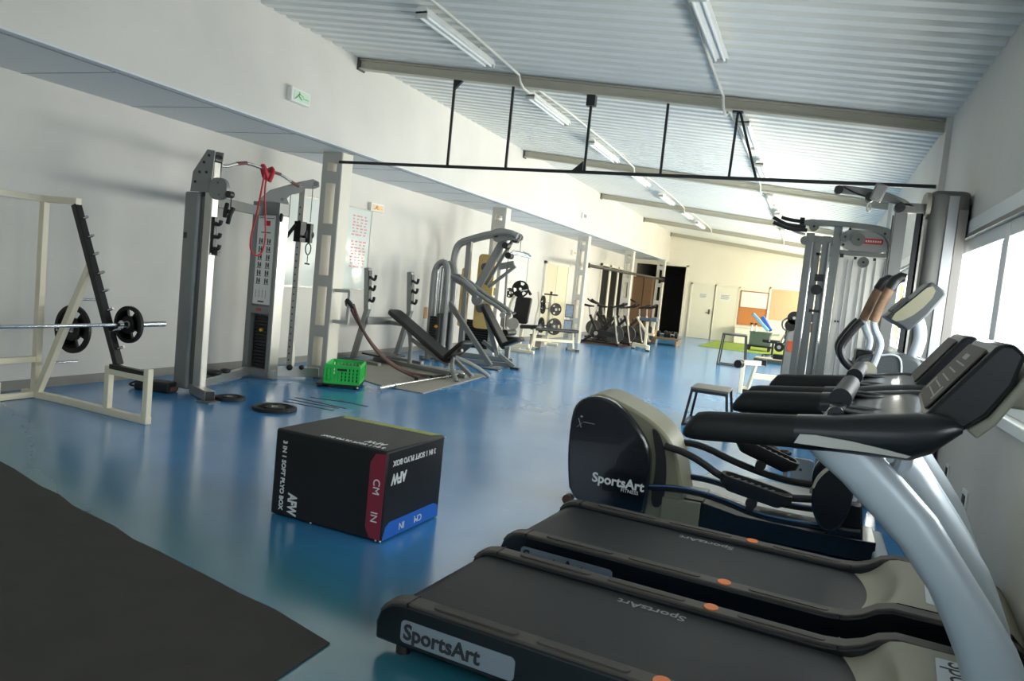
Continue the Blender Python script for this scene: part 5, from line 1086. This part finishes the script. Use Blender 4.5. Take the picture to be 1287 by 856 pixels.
# ---------------------------------------------------------------- tall multi cable station on the right
o = thing('cable_machine', 'tall grey cable station with white shroud, red badge and black chin-up grips', 'cable machine', (.25, 9.6, 0))
for xx, w_, top, yy in ((-.135, .07, 2.40, 9.45), (-.055, .03, 2.36, 9.5), (.045, .055, 2.38, 9.5), (.15, .08, 2.5, 9.5)): obj('upright', MB().bar((xx, yy, .03), (xx, yy, top), w_, .09), GREY, o, bevel=.006)
obj('upright', MB().bar((.725, 9.6, .03), (.725, 9.6, 2.42), .07, .10), GREY, o, bevel=.006)
obj('guide_rod', MB().cyl((-.10, 9.42, .1), (-.10, 9.42, 2.3), .013).cyl((.085, 9.44, .1), (.085, 9.44, 2.3), .018), CHROME, o)
P = sm([(-.25, 2.47), (-.25, 2.56), (.18, 2.555), (.52, 2.535), (.70, 2.50), (.74, 2.42), (.76, 2.2), (.70, 2.2), (.66, 2.40), (.5, 2.475), (.14, 2.50)], 1)
obj('top_frame', MB().xz(P, 9.42, 9.62), GREY, o, bevel=.008)
obj('head_panel', MB().xz(sm([(.19, 2.22), (.19, 2.49), (.5, 2.47), (.68, 2.41), (.71, 2.22)], 1), 9.52, 9.54), M('panel_light', (186, 186, 182), .4), o)
obj('head_rail', MB().bar((.15, 9.5, 2.21), (.74, 9.5, 2.20), .06, .05), GREY, o, bevel=.004)
bd_ = obj('red_badge', MB().xz(rr(.40, .63, 2.325, 2.385, .015), 9.49, 9.515), M('badge_bright', (200, 40, 50), .4), o)
mb = MB()
for k in range(8): mb.bar((.425+k*.024, 9.4885, 2.355), (.44+k*.024, 9.4885, 2.355), .003, .022)
obj('badge_marks', mb, LETW, bd_)
mb = MB(); 
for (cx_, cz_, r_) in ((-.11, 2.475, .055), (-.19, 2.31, .05), (.23, 2.38, .05), (.37, 2.36, .07), (.45, 2.11, .06)): mb.cyl((cx_, 9.41, cz_), (cx_, 9.46, cz_), r_, n=24)
obj('pulley', mb, M('pulley_grey', (118, 118, 115), .4), o)
mb = MB()
for (cx_, cz_) in ((-.11, 2.475), (.23, 2.38), (.37, 2.36), (.45, 2.11), (.27, 2.47), (.63, 2.44), (.22, 2.29)): mb.cyl((cx_, 9.395, cz_), (cx_, 9.412, cz_), .014, n=10)
mb.box((.20, 9.44, 2.15), (.24, 9.5, 2.19)); mb.box((.35, 9.47, 2.14), (.38, 9.5, 2.17)); mb.box((.55, 9.47, 2.14), (.58, 9.5, 2.17))
obj('bolt', mb, BLACK, o)
obj('pulley_bridge', MB().bar((-.1, 9.5, 2.35), (.14, 9.5, 2.34), .05, .06).bar((-.08, 9.5, 2.30), (.14, 9.5, 2.29), .04, .03).bar((-.05, 9.5, 2.17), (.12, 9.5, 2.17), .03), GREY, o)
sp = obj('stack_shroud', MB().box((.20, 9.58, .06), (.69, 9.62, 2.18)), M('shroud_white', (222, 220, 214), .35), o, bevel=.006)
mb = MB()
for xx in (.29, .345, .44, .50, .585): mb.box((xx, 9.572, .08), (xx+.008, 9.58, 2.14))
obj('shroud_grooves', mb, M('groove_grey', (150, 150, 148), .4), sp)
obj('shroud_bolt', MB().cyl((.245, 9.57, 1.42), (.245, 9.58, 1.42), .012).cyl((.275, 9.57, 1.42), (.275, 9.58, 1.42), .012), BLACK, sp)
mb = MB(); mb.tube([(-.24, 9.50, 2.53), (-.40, 9.49, 2.545), (-.48, 9.48, 2.565)], .022, 10, 1); mb.tube([(-.20, 9.40, 2.46), (-.40, 9.38, 2.47), (-.47, 9.36, 2.50), (-.56, 9.35, 2.545)], .022, 10, 1); mb.tube([(-.18, 9.36, 2.42), (-.36, 9.33, 2.42), (-.46, 9.3, 2.45), (-.55, 9.3, 2.48)], .022, 10, 1); mb.box((-.27, 9.42, 2.48), (-.22, 9.62, 2.57))
obj('chin_up_grip', mb, RUB, o)
obj('grip_bracket', MB().tube([(-.38, 9.35, 2.44), (-.30, 9.35, 2.39), (-.2, 9.42, 2.38)], .015, 8, 1), SILV, o)
mb = MB(); mb.box((-.03, 9.46, 1.86), (.06, 9.56, 1.94)); mb.cyl((-.0, 9.44, 1.76), (-.0, 9.5, 1.76), .06); mb.box((-.05, 9.46, 1.5), (.06, 9.54, 1.53)); obj('carriage', mb, BLACK, o)
obj('cable_bracket', MB().box((-.06, 9.5, 1.38), (.06, 9.56, 1.48)), GREY, o); obj('yellow_placard', MB().box((-.06, 9.49, 1.26), (.05, 9.5, 1.37)), M('placard_orange', (226, 160, 80), .5), o)
obj('base_frame', MB().bar((-.2, 9.5, .03), (.76, 9.55, .03), .1, .06).bar((.15, 9.2, .03), (.15, 9.9, .03), .08, .06), GREY, o, bevel=.006)

# ---------------------------------------------------------------- tower of the trainer on the right wall
o = thing('cable_tower', 'dark grey rounded tower with silver strip and pulley arm against the right wall', 'cable machine', (.8, 6.6, 0))
obj('shroud', MB().xy(rr(.72, .985, 6.5, 6.95, .07, 6), .03, 2.5), DGREY, o, bevel=.03)
obj('silver_strip', MB().box((.835, 6.488, .03), (.905, 6.502, 2.46)), M('strip_silver', (150, 152, 154), .4, metal=.4), o, bevel=.003)
obj('shroud_panel', MB().box((.912, 6.493, .05), (.972, 6.502, 2.36)), M('panel_warm_grey', (112, 108, 104), .45), o)
obj('shroud_cap', MB().yz(sm([(6.52, 2.30), (6.50, 2.42), (6.56, 2.50), (6.9, 2.5), (6.93, 2.3)], 1), .695, .725), M('cap_tan', (136, 130, 118), .5), o)
obj('guide_rail', MB().bar((.665, 6.6, .05), (.665, 6.6, 2.33), .02, .05), BLACK, o)
obj('guide_rail', MB().bar((.69, 6.6, .05), (.69, 6.6, 2.33), .02, .03), SILV, o)
obj('top_link', MB().bar((.50, 6.6, 2.365), (.74, 6.6, 2.365), .08, .075), DGREY, o, bevel=.006)
obj('column_rail', MB().bar((.535, 6.6, .03), (.535, 6.6, 2.36), .06, .09), M('rail_dark', (104, 106, 104), .4, metal=.3), o, bevel=.006)
obj('pivot_hub', MB().cyl((.515, 6.52, 2.36), (.515, 6.6, 2.36), .038).cyl((.515, 6.51, 2.36), (.515, 6.52, 2.36), .018), BLACK, o)
P = [(.04, 2.455), (.04, 2.505), (.10, 2.515), (.28, 2.50), (.42, 2.475), (.54, 2.43), (.63, 2.375), (.60, 2.372), (.50, 2.385), (.38, 2.415), (.28, 2.44), (.12, 2.45)]
obj('pulley_arm', MB().xz(P, 6.56, 6.60), DGREY, o, bevel=.006)
obj('arm_end_pulley', MB().cyl((.07, 6.54, 2.475), (.07, 6.62, 2.475), .034).cyl((.30, 6.53, 2.43), (.30, 6.62, 2.43), .035), BLACK, o)
obj('swivel_head', MB().bar((.335, 6.54, 2.40), (.375, 6.54, 2.53), .07, .09), M('swivel_grey', (118, 118, 116), .4), o, bevel=.015)
obj('cable', MB().tube([(.10, 6.55, 2.50), (.2, 6.55, 2.45), (.28, 6.55, 2.43)], .006, 8, 1).cyl((.48, 6.56, 2.3), (.48, 6.56, .3), .005, n=8), BLACK, o)
obj('snap_hook', MB().tube([(.30, 6.55, 2.39), (.285, 6.55, 2.36), (.29, 6.55, 2.32), (.31, 6.55, 2.32), (.315, 6.55, 2.36), (.30, 6.55, 2.39)], .006, 8, 1), SILV, o)
obj('base_frame', MB().bar((.9, 6.7, .04), (.15, 6.75, .04), .08, .07).bar((.05, 6.95, .03), (.5, 6.98, .03), .08, .06), GREY, o, bevel=.006)
mb = MB(); mb.xz(rr(-.02, .16, .06, .24, .04), 6.93, 6.98); mb.bar((-.06, 6.95, .02), (-.06, 6.95, .25), .04); mb.bar((.2, 6.95, .02), (.2, 6.95, .27), .07); obj('low_pulley_plate', mb, M('plate_blue_grey', (120, 132, 144), .4, metal=.3), o)
obj('low_pulley', MB().cyl((.06, 6.92, .15), (.06, 6.93, .15), .012).ball((-.22, 6.95, .28), .05, (2.2, 1, .7)).ball((-.08, 6.95, .27), .04, (1.4, 1, .8)), BLACK, o)
